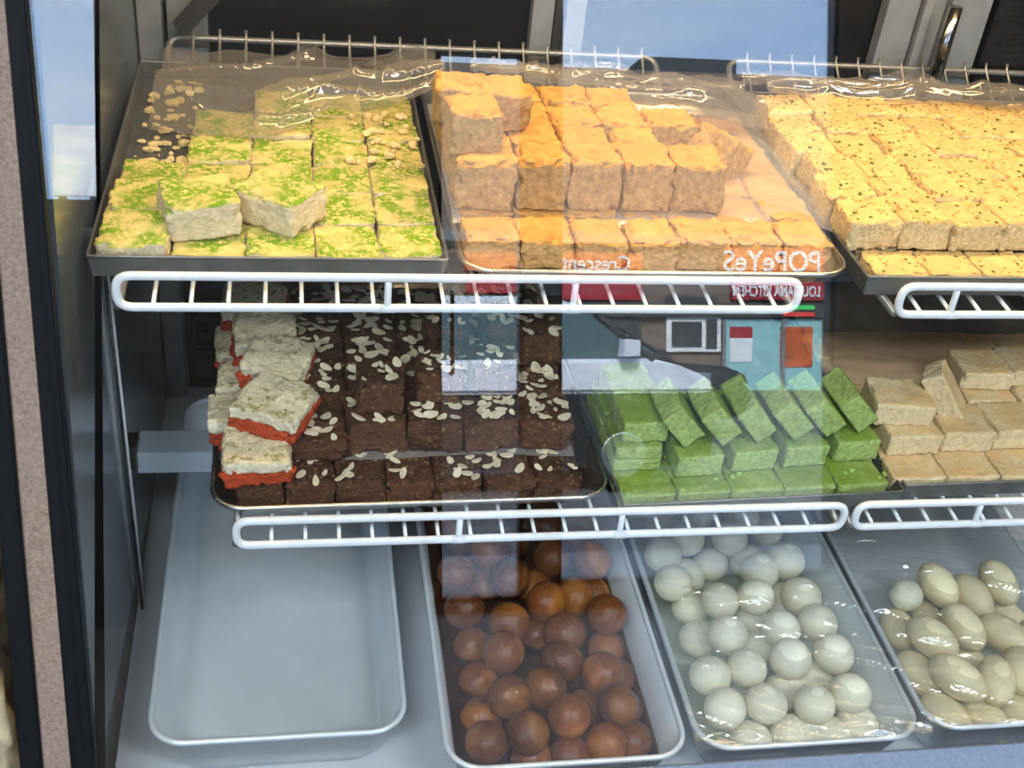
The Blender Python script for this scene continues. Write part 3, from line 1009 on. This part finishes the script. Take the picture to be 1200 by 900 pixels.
for i, (px, py) in enumerate(low):
    zl = g2 + 0.0295
    for r in range(1):
        p = at(px, py, zl)
        # lower right edge of the rolled slab touches the layer below; the slab leans on its neighbour
        hx = 0.024
        ctr = Vector((p.x, p.y + 0.032 + r * 0.066, zl)) - (Matrix.Rotation(ang, 3, 'Y') @ Vector((hx, 0, 0)))
        put('green_slab', rnd.choice(slab), 'green_barfi', ctr, (0, ang + J(0.03), yw + J(0.02)), (1.0, 1, 0.98),
            f'leaning green slab, {CNT[i]} of the slanted set from the dark pan', 'sweet', 'leaning green slabs')
pts = []
for px, py in ((735, 580), (838, 562), (858, 560), (866, 556), (990, 555), (998, 552), (1030, 560), (1036, 556), (800, 575)):
    p = at(px, py, gtop)
    pts.append(((p.x, p.y, gtop + 0.001), 0.0035))
bm = bmesh.new()
lumps(bm, pts, 8)
tag(obj('crumbs', bm, 'crumb_green'), 'pale green crumbs on the front row of green barfi', 'crumbs', kind='stuff')

# ---- beige cashew barfi
cas = variants('cashew_barfi', 4, 0.064, 0.058, 0.027, 0.002, 0.0015, n=(18, 18, 9))
ctop = B2 + 0.0225
for c in range(5):
    for r in range(5):
        p = at(1068, 541, ctop)
        put('cashew_barfi', rnd.choice(cas), 'cashew_barfi', (p.x + c * 0.066, p.y + r * 0.06, B2), (0, 0, J(0.03)), (1, 1, 0.83),
            f'beige barfi slab, bottom layer, {ORD[r]} row, {CNT[c]} from the green tray', 'sweet', 'bottom layer of beige barfi')
c2 = B2 + 0.0228
for i, (px, py, rz, lab) in enumerate(((1064, 494, 0.02, 'beige barfi slab, second layer, at the front corner beside the green slabs'), (1127, 490, -0.02, 'beige barfi slab, second layer, next to the corner slab'),
                                       (1186, 487, 0.03, 'beige barfi slab, second layer, third from the green slabs'),
                                       (1150, 452, 0.03, 'beige barfi slab, second layer, in the row behind the leaning one'), (1215, 455, -0.03, 'beige barfi slab, second layer, behind the third front slab'))):
    p = at(px, py, c2 + 0.027)
    put('cashew_barfi', cas[i % 4], 'cashew_barfi', (p.x, p.y, c2), (0, 0, rz), (1, 1, 1), lab, 'sweet')
c3 = c2 + 0.0275
p = at(1056, 460, c3 + 0.027)
put('cashew_barfi', cas[0], 'cashew_barfi', (p.x, p.y, c3), (0.02, 0, R(-6)), (1.08, 0.98, 1.05), 'pale beige barfi block on top, propping up the leaning one', 'sweet')
p = at(1104, 452, c3 + 0.03)
put('cashew_barfi', cas[1], 'cashew_barfi', (p.x - 0.004, p.y + 0.004, c3 + 0.014), (R(8), R(52), R(-22)), (1.05, 0.62, 0.95), 'pale beige barfi piece leaning steeply against the top block', 'sweet')
for px, py, rz, lab in ((1150, 424, -0.05, 'tan barfi block lying on top at the back of the tray'), (1204, 420, 0.04, 'tan barfi block beside the back one, farther from the green tray')):
    p = at(px, py, c3 + 0.022)
    put('cashew_barfi', cas[2], 'cashew_barfi', (p.x, p.y, c3), (0, 0, rz), (1.02, 0.95, 0.85), lab, 'sweet')


# ---- balls in the deep pans
def relax(cs, r, x_lo, x_hi, y_lo, y_hi, z_lo, it=40, k=0.93):
    cs = [Vector(c) for c in cs]
    home = [c.copy() for c in cs]
    for _ in range(it):
        for i in range(len(cs)):
            for j in range(i):
                d = cs[i] - cs[j]
                L = d.length
                if 1e-6 < L < 2 * r * k:
                    m = d * ((2 * r * k - L) / L * 0.5)
                    cs[i] += m
                    cs[j] -= m
        for c, h in zip(cs, home):
            c += (h - c) * 0.06
            c.x = min(max(c.x, x_lo + r), x_hi - r)
            c.y = min(max(c.y, y_lo + r), y_hi - r)
            c.z = min(max(c.z, z_lo + r), z_lo + 3.6 * r)
    return cs


FL = PAN_Z + 0.003
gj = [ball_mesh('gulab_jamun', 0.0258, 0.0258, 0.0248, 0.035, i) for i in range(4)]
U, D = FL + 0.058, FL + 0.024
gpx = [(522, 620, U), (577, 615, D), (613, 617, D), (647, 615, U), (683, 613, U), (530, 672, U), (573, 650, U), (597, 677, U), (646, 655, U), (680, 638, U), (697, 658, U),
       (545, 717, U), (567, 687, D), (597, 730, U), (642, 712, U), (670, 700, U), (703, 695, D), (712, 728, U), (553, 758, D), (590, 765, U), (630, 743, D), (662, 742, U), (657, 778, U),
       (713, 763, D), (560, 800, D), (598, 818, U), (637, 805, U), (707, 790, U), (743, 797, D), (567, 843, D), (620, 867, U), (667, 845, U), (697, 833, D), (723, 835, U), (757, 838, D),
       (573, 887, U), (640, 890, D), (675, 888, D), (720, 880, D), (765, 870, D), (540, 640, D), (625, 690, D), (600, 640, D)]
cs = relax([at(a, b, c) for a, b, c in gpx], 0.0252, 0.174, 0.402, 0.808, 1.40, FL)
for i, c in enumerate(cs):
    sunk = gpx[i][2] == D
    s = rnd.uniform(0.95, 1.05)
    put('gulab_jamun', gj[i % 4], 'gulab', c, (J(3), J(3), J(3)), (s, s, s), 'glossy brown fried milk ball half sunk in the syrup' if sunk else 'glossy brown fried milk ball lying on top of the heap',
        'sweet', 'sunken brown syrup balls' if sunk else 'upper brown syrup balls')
ras = [ball_mesh('rasgulla', 0.0255, 0.0255, 0.0235, 0.03, i + 9, 22) for i in range(4)]
U, D = FL + 0.060, FL + 0.024
rpx = [(769, 651, U), (803, 631, U), (829, 660, D), (854, 630, U), (783, 683, U), (811, 672, D), (872, 657, D), (891, 669, U), (920, 657, U), (809, 712, D), (844, 704, U), (884, 706, U),
       (938, 699, U), (818, 749, D), (853, 744, U), (912, 740, U), (958, 730, U), (973, 770, U), (925, 778, U), (875, 783, U), (832, 792, U), (850, 830, U), (897, 825, U), (955, 827, U),
       (998, 818, U), (880, 867, D), (928, 863, D), (987, 860, D), (1027, 850, D), (918, 810, D), (1013, 810, D), (960, 797, D), (888, 760, D), (880, 733, D), (775, 618, D), (820, 605, U),
       (868, 605, U), (905, 622, D), (845, 650, D), (915, 705, D)]
cs = relax([at(a, b, c) for a, b, c in rpx], 0.0248, 0.454, 0.682, 0.814, 1.40, FL)
for i, c in enumerate(cs):
    sunk = rpx[i][2] == D
    s = rnd.uniform(0.95, 1.04)
    put('rasgulla', ras[i % 4], 'rasgulla', c, (J(0.3), J(0.3), J(3)), (s, s, s), 'white spongy cheese ball low in the syrup of its pan' if sunk else 'white spongy cheese ball on top of the heap under film',
        'sweet', 'lower white cheese balls' if sunk else 'upper white cheese balls')
ovl = [ball_mesh('cham_cham', 0.0225, 0.036, 0.0225, 0.03, i + 20, 20) for i in range(4)]
opx = [(1100, 694, U, 0.15, 1), (1138, 697, U, 0.2, 1), (1169, 689, U, 0.1, 1), (1052, 738, D, -0.1, 0.95), (1087, 724, D, 0.2, .8), (1091, 753, U, 0.5, 1), (1130, 741, U, 0.25, 1), (1177, 744, U, 0.7, 1),
       (1198, 719, D, 0.7, .8), (1077, 789, D, 0.3, 1), (1125, 799, U, 0.55, 1.05), (1169, 798, U, -0.35, 1), (1133, 774, D, 0.3, .8), (1202, 793, U, -0.3, 1), (1110, 838, D, 0.45, 1), (1156, 843, D, 0.4, 1),
       (1192, 843, D, 0.3, 1), (1225, 750, U, 0.3, 1), (1232, 800, U, 0.2, 1)]
cs = relax([at(a, b, c) for a, b, c, _, _ in opx], 0.0262, 0.732, 0.965, 0.822, 1.40, FL)
for i, c in enumerate(cs):
    put('cham_cham', ovl[i % 4], 'cham_cham', c, (J(0.12), J(0.12), opx[i][3]), (opx[i][4],) * 3, 'cream coloured oval sweet low in its pan' if opx[i][2] == D else 'cream coloured oval sweet on top under wrinkled film',
        'sweet', 'lower oval cream sweets' if opx[i][2] == D else 'upper oval cream sweets')
c = at(1062, 697, U)
put('cham_cham', ras[0], 'cham_cham', c, (0, 0, 0), (0.84,) * 3, 'single small round ball among the oval cream sweets', 'sweet')


def syrup(name, mat, xa, xb, ya, yb, zz, label):
    bm = bmesh.new()
    hx, hy = (xb - xa) / 2, (yb - ya) / 2
    loft(bm, [[(x, y, -0.004) for x, y in rrect(hx, hy, 0.03)], [(x, y, 0) for x, y in rrect(hx, hy, 0.03)]], True, True)
    o = obj(name, bm, mat, None, False, loc=((xa + xb) / 2, (ya + yb) / 2, zz))
    tag(o, label, 'syrup', kind='stuff')


syrup('sugar_syrup', 'syrup_dark', 0.1715, 0.4045, 0.802, 1.40, FL + 0.030, 'amber sugar syrup around the brown balls')
syrup('sugar_syrup', 'syrup_clear', 0.4515, 0.6845, 0.808, 1.40, FL + 0.024, 'clear sugar syrup around the white balls')


# ================================================================== plastic film
def film(name, mat, nx, ny, fn, label):
    bm = bmesh.new()
    g = [[bm.verts.new(fn(i / nx, j / ny)) for i in range(nx + 1)] for j in range(ny + 1)]
    for j in range(ny):
        for i in range(nx):
            bm.faces.new((g[j][i], g[j][i + 1], g[j + 1][i + 1], g[j + 1][i]))
    o = obj(name, bm, mat, None, True)
    return tag(o, label, 'film')


NZ = lambda a, b, c=0.0: noise.noise(Vector((a, b, c)))
PR = PAN_Z + PH + 0.004


def stretch(x_lo, y_lo, seed):
    q = random.Random(seed)
    lines = []
    for _ in range(64):
        a = q.gauss(0.32, 0.25)
        lines.append((q.random(), q.random() ** 1.5, math.cos(a), math.sin(a), q.uniform(0.12, 0.45), q.uniform(0.0018, 0.0042)))

    def fn(u, v):
        z_ = PR + 0.0045 - 0.004 * math.sin(u * math.pi) * math.sin(v * math.pi) + 0.001 * NZ(u * 4 + seed, v * 9)
        for cu_, cv, ca, sa, ln, hh in lines:
            du, dv = (u - cu_) * 0.28, (v - cv) * 0.47
            al, ac = du * ca - dv * sa, du * sa + dv * ca
            if abs(al) < ln * 0.28:
                z_ += hh * math.exp(-(ac / 0.0034) ** 2) * (1 - (al / (ln * 0.28)) ** 2)
        return (x_lo + u * 0.28, y_lo + v * 0.47, z_)
    return fn


film('stretch_film', 'film_stretch', 120, 260, stretch(0.428, 0.786, 4), 'clear stretch film drawn over the pan of white cheese balls')
film('stretch_film', 'film_stretch', 120, 260, stretch(0.7085, 0.794, 8), 'clear wrinkled stretch film drawn over the pan of oval sweets')
# sheet between the layers of milk cake, running over the bottom layer at its far end
def sheet_fn(u, v):
    x = 0.157 + u * 0.415
    ridge = max(0, (u - 0.70) / 0.30)
    y = 1.080 + 0.006 * math.sin(u * 9) + 0.02 * ridge * 0 + v * 0.29
    z_ = B0 + 0.0338 + 0.0008 * NZ(x * 30, y * 30) + (0.004 * (0.5 + 0.5 * math.sin(y * 60 + x * 25)) * min(1, ridge * 3) if u > 0.70 else 0)
    if u > 0.95: z_ -= (u - 0.95) * 0.12
    if v < 0.06: z_ -= (0.06 - v) * 0.13
    return (x, y, z_)
film('layer_sheet', 'film_sheet', 60, 40, sheet_fn, 'clear plastic sheet between the two layers of milk cake')
film('layer_sheet', 'film_sheet', 50, 14, lambda u, v: (-0.078 + u * 0.372, sy_ - 0.005 + 0.003 * math.sin(u * 11) + v * 0.26, B2 + 0.0352 + 0.0006 * NZ(u * 14, v * 9)),
     'clear plastic sheet under the middle layer of dark barfi')
film('parchment_sheet', 'parchment', 40, 30, lambda u, v: (0.665 + u * 0.20 + v * 0.01, 1.12 + v * 0.12, B2 + 0.0255 + 0.0025 * NZ(u * 5, v * 6) + 0.001 * NZ(u * 15, v * 12)),
     'tan plastic sheet covering the back of the beige barfi')


def drape(x_lo, x_hi, front, z_front, z_back, y_back, seed, hump):
    def fn(u, v):
        x = x_lo + u * (x_hi - x_lo)
        yf = front(u)
        y = yf + v * (y_back - yf)
        z_ = z_front(u) + (z_back - z_front(u)) * v
        z_ += hump * math.exp(-((v - 0.35 - 0.12 * NZ(u * 3, seed)) / 0.16) ** 2) * (0.55 + 0.6 * NZ(u * 4, 3, seed))
        z_ += 0.016 * (1 - abs(NZ(u * 1.6 + v * 1.2, v * 3.0, seed + 2))) ** 9 + 0.007 * (1 - abs(NZ(u * 3.5 - v * 2, v * 4, seed + 7))) ** 8 - 0.008
        z_ += 0.004 * abs(NZ(u * 7, v * 4, seed)) + 0.0016 * abs(NZ(u * 16, v * 9, seed + 4))
        if v < 0.05: z_ -= 0.002
        return (x, y, z_)
    return fn


film('cling_film', 'film_drape', 170, 70, drape(-0.16, 0.18, lambda u: 1.275 + 0.12 * max(0, u - 0.35) + 0.01 * math.sin(u * 14), lambda u: B0 + 0.030 + 0.035 * u ** 2, 1.066, 1.515, 1.0, 0.018),
     'crumpled cling film pushed back over the pistachio tray')
film('cling_film', 'film_drape', 170, 70, drape(0.222, 0.58, lambda u: 1.325 - 0.03 * u + 0.008 * math.sin(u * 12), lambda u: B0 + 0.094 - 0.045 * u, 1.066, 1.49, 6.0, 0.012),
     'crumpled cling film pushed back over the milk cake')
film('cling_film', 'film_drape', 170, 70, drape(0.59, 1.06, lambda u: 1.36 + 0.006 * math.sin(u * 16), lambda u: B0 + 0.062, 1.066, 1.50, 12.0, 0.018),
     'crumpled cling film pushed back over the cream squares')


# ================================================================== outside: what the glass mirrors
GZ = -0.45
tag(boxo('ground', 'asphalt', None, -40, 60, -60, y0 - 1.2, GZ - 0.1, GZ), kind='structure')
tag(boxo('kerb', 'grey_post', None, -40, 60, y0 - 1.2, y0 - 0.141, GZ - 0.1, -0.02), kind='structure')
simple('facade', lin(122, 106, 94), 0.9, 0, 0.06, 1)
simple('facade_dark', lin(60, 66, 68), 0.8)
simple('facade_grey', lin(120, 122, 122), 0.8)
simple('teal_glass', lin(150, 200, 202), 0.25)
simple('sign_red', lin(170, 36, 48), 0.5)
simple('sign_orange', lin(215, 100, 40), 0.5)
simple('poster_orange', lin(205, 96, 44), 0.6, 0, 0.5, 3)
simple('car_white', lin(228, 232, 240), 0.25)
simple('car_dark', lin(40, 46, 48), 0.25)
for nm, cc, st in (('led_green', (0.1, 1, 0.25, 1), 6), ('led_red', (1, 0.1, 0.1, 1), 6)):
    t = NT(nm)
    M[nm] = t.surf(t.n('Emission', Color=cc, Strength=st).outputs[0])


def mirror_pt(px, py, Y):
    """the place outside that this spot of the front glass mirrors, at depth Y"""
    p = on_glass(px, py, -0.006)
    v = (p - Vector((0, 0, CAM_Z)))
    r_ = v - nrm * (2 * v.dot(nrm))
    return p + r_ * ((Y - p.y) / r_.y)


FY = -26.0
bld = empty('shop_building', (8, FY, GZ))
tag(bld, 'long low shop building across the road with restaurant signs', 'building')
BO = Vector((-8, -FY, -GZ))


def wall_rect(name, mat, pa, pb, dep0, dep1, par=bld, origin=BO, Y=FY):
    a, b = mirror_pt(*pa, Y), mirror_pt(*pb, Y)
    xs, zs = sorted((a.x, b.x)), sorted((a.z, b.z))
    return boxo(name, mat, par, xs[0] + origin.x, xs[1] + origin.x, Y + dep0 + origin.y, Y + dep1 + origin.y, zs[0] + origin.z, zs[1] + origin.z)


top = mirror_pt(700, 100, FY).z
boxo('facade', 'facade', bld, -6, 14, -12, 0, 0, top + 0.4 - GZ)
wall_rect('roof_unit', 'facade_dark', (768, 55), (880, 104), -3, -1)
wall_rect('roof_unit', 'facade_grey', (700, 84), (745, 104), -4, -2)
wall_rect('roof_unit', 'facade_dark', (650, 66), (706, 104), -6, -4)
wall_rect('fascia', 'facade_grey', (400, 268), (1010, 290), 0, 0.25)
for nm, mt, a, b in (('sign_board', 'sign_red', (855, 330), (967, 352)), ('sign_board', 'sign_red', (655, 332), (750, 352)), ('sign_board', 'sign_red', (545, 322), (612, 344)),
                     ('sign_board', 'sign_orange', (846, 290), (970, 322)), ('sign_board', 'sign_orange', (655, 296), (750, 322)), ('sign_board', 'sign_orange', (545, 296), (612, 318)),
                     ('transom', 'facade_dark', (640, 354), (972, 372))):
    wall_rect(nm, mt, a, b, 0.0, 0.2)


def lettering(txt, mat, pa, pb, dep=0.21):
    """raised letters, reading correctly for someone standing in the road"""
    a, b = mirror_pt(*pa, FY), mirror_pt(*pb, FY)
    xl, xr = sorted((a.x, b.x))
    zl, zh = sorted((a.z, b.z))
    cu = bpy.data.curves.new('lettering', 'FONT')
    cu.body = txt
    cu.extrude = 0.03
    cu.offset = 0.014
    cu.size = 1
    cu.materials.append(M[mat])
    tmp = bpy.data.objects.new('lettering_curve', cu)
    C.objects.link(tmp)
    bpy.context.view_layer.update()
    wx = tmp.dimensions.x
    me = bpy.data.meshes.new_from_object(tmp.evaluated_get(bpy.context.evaluated_depsgraph_get()))
    bpy.data.objects.remove(tmp)
    o = bpy.data.objects.new('lettering', me)
    C.objects.link(o)
    o.parent = bld
    # building faces +Y: text faces +Y, runs towards -X for a reader in the road
    o.rotation_euler = (R(90), 0, R(180))
    o.location = Vector((xr, FY + dep, zl)) + BO
    o.scale = ((xr - xl) / max(wx, 1e-3), (zh - zl) / 0.75, 1)


lettering('POPeYeS', 'white_paint', (846, 292), (958, 319))
lettering('LOUISIANA KITCHEN', 'white_paint', (856, 334), (957, 348))
lettering('Crescent', 'white_paint', (656, 298), (736, 318))
# shop windows and doors
for a, b in (((848, 374), (914, 458)), ((917, 374), (963, 458))):
    wall_rect('shop_window', 'teal_glass', a, b, 0.0, 0.08)
for xa in (846, 915, 963):
    wall_rect('mullion', 'facade_grey', (xa - 1, 372), (xa + 2, 470), 0.0, 0.14)
wall_rect('poster', 'sign_red', (854, 383), (880, 396), 0.08, 0.1)
wall_rect('poster', 'white_paint', (854, 396), (880, 424), 0.08, 0.1)
wall_rect('poster', 'poster_orange', (913, 383), (950, 430), 0.08, 0.1)
wall_rect('led_sign', 'led_green', (912, 358), (950, 363), 0.2, 0.24)
wall_rect('led_sign', 'led_red', (914, 366), (950, 371), 0.2, 0.24)
wall_rect('door_frame', 'white_paint', (780, 372), (843, 412), 0.0, 0.1)
wall_rect('door_glass', 'facade_dark', (786, 377), (820, 406), 0.0, 0.14)
wall_rect('door_glass', 'facade_dark', (826, 374), (838, 408), 0.0, 0.14)
wall_rect('shop_window', 'facade_dark', (780, 348), (838, 366), 0.0, 0.14)
wall_rect('shop_window', 'facade_dark', (700, 372), (750, 440), 0.0, 0.1)


# ---- cars parked in front
simple('car_glass_dark', lin(66, 92, 96), 0.08)


def car(label, paint, X, Y, gz, L, H, W, belt, clad, ws, rf):
    """side-on car, nose towards +x; belt, clad, H are heights, ws and rf the x of the windscreen foot and head"""
    r_ = empty('car', (X, Y, gz))
    tag(r_, label, 'car')
    xe = L / 2

    def prism(name, prof, mat, wid, taper=None, bev=0.0):
        bm = bmesh.new()
        loft(bm, [[(x, s_ * (wid if taper is None else taper(z_)), z_) for x, z_ in prof] for s_ in (-1, 1)], True, True)
        if bev:
            bmesh.ops.bevel(bm, geom=bm.edges[:], offset=bev, segments=3, affect='EDGES', clamp_overlap=True)
        return obj(name, bm, mat, r_)

    prism('body', [(-xe, clad), (-xe, belt - 0.15), (-xe + 0.1, belt), (ws, belt + 0.02), (xe - 0.35, belt - 0.04), (xe - 0.1, belt - 0.14), (xe, clad + 0.08), (xe - 0.02, clad)], paint, W / 2, None, 0.035)
    prism('lower_body', [(-xe + 0.02, 0.26), (-xe + 0.01, clad - 0.002), (xe - 0.03, clad - 0.002), (xe + 0.02, clad - 0.12), (xe - 0.04, 0.32), (xe - 0.3, 0.24), (-xe + 0.3, 0.22)], 'car_dark', W / 2 - 0.01)
    side = lambda z_: W / 2 - 0.05 - 0.16 * max(0, (z_ - belt) / (H - belt))
    prism('cabin_glass', [(-xe + 0.16, belt - 0.01), (-xe + 0.42, H - 0.06), (rf - 0.1, H - 0.05), (rf, H - 0.09), (ws, belt - 0.01)], 'car_glass_dark', 0, side)
    prism('roof', [(-xe + 0.38, H - 0.09), (-xe + 0.55, H), (rf - 0.35, H), (rf + 0.03, H - 0.10), (rf - 0.06, H - 0.12), (-xe + 0.42, H - 0.12)], paint, W / 2 - 0.18)
    mid = (-xe + rf) / 2
    for s_ in (-1, 1):
        for pa, pb in (((rf, H - 0.08), (ws + 0.02, belt)), ((mid, H - 0.05), (mid, belt)), ((-xe + 0.42, H - 0.06), (-xe + 0.16, belt))):
            bm = bmesh.new()
            tube(bm, [(pa[0], s_ * side(pa[1]), pa[1]), (pb[0], s_ * side(pb[1]), pb[1])], 0.035, 6)
            obj('pillar', bm, 'car_dark', r_)
        bm = bmesh.new()
        loft(bm, [[(ws - 0.25 + dx, s_ * (W / 2 + dy), belt + 0.04 + dz) for dx, dz in ((-0.08, 0), (0.08, 0.01), (0.08, 0.15), (-0.06, 0.16))] for dy in (0.0, 0.18)], True, True)
        obj('wing_mirror', bm, paint, r_)
        for wx in (-L * 0.30, L * 0.31):
            bm = bmesh.new()
            rings = []
            for yy, rr in ((-0.11, 0.24), (-0.11, 0.32), (-0.08, 0.345), (0.08, 0.345), (0.11, 0.32), (0.11, 0.24)):
                rings.append([(wx + rr * math.cos(k * math.pi / 12), s_ * (W / 2 - 0.1) + yy, 0.345 + rr * math.sin(k * math.pi / 12)) for k in range(24)])
            loft(bm, rings, True, True)
            wh = obj('wheel', bm, 'rubber', r_, True)
            bm = bmesh.new()
            loft(bm, [[(wx + rr * math.cos(k * math.pi / 12), s_ * (W / 2 - 0.1) + s_ * yy, 0.345 + rr * math.sin(k * math.pi / 12)) for k in range(24)] for yy, rr in ((0.105, 0.22), (0.118, 0.20), (0.112, 0.05))], True, True)
            obj('hub_cap', bm, 'aluminium', wh)
        bm = bmesh.new()
        box(bm, xe - 0.22, xe - 0.03, s_ * W * 0.42 - 0.1, s_ * W * 0.42 + 0.1, clad + 0.06, clad + 0.18)
        obj('headlight', bm, 'aluminium', r_)
    bm = bmesh.new()
    box(bm, xe - 0.03, xe + 0.025, -W * 0.3, W * 0.3, clad - 0.16, clad + 0.02)
    obj('grille', bm, 'dark_frame', r_)
    return r_


car('white car with dark lower body parked outside the shop window', 'car_white', 1.51, -9.5, GZ, 4.6, 1.345 - GZ, 1.8, 0.757 - GZ, 0.46 - GZ, 1.70, 1.10)
n2 = mirror_pt(878, 450, -14.0)
car('dark car parked beyond the white one', 'car_dark', n2.x - 2.2, -14.9, GZ, 4.4, 1.62, 1.8, 1.02, 0.7, 1.1, 0.35)

ba, bb2 = mirror_pt(62, 146, -20.0), mirror_pt(116, 230, -20.0)  # board added to mirror as a bright white patch of unknown origin
r_ = empty('added_board', ((ba.x + bb2.x) / 2, -20.0, GZ))
tag(r_, 'added blank white board on two posts, mirrored as a white patch', 'added_board')
wb2 = abs(ba.x - bb2.x) / 2
boxo('added_board_face', 'white_paint', r_, -wb2, wb2, -0.1, 0, min(ba.z, bb2.z) - GZ, max(ba.z, bb2.z) - GZ)
for sx in (-wb2 * 0.7, wb2 * 0.7):
    boxo('added_board_post', 'grey_post', r_, sx - 0.06, sx + 0.06, -0.22, -0.101, 0, max(ba.z, bb2.z) - GZ)
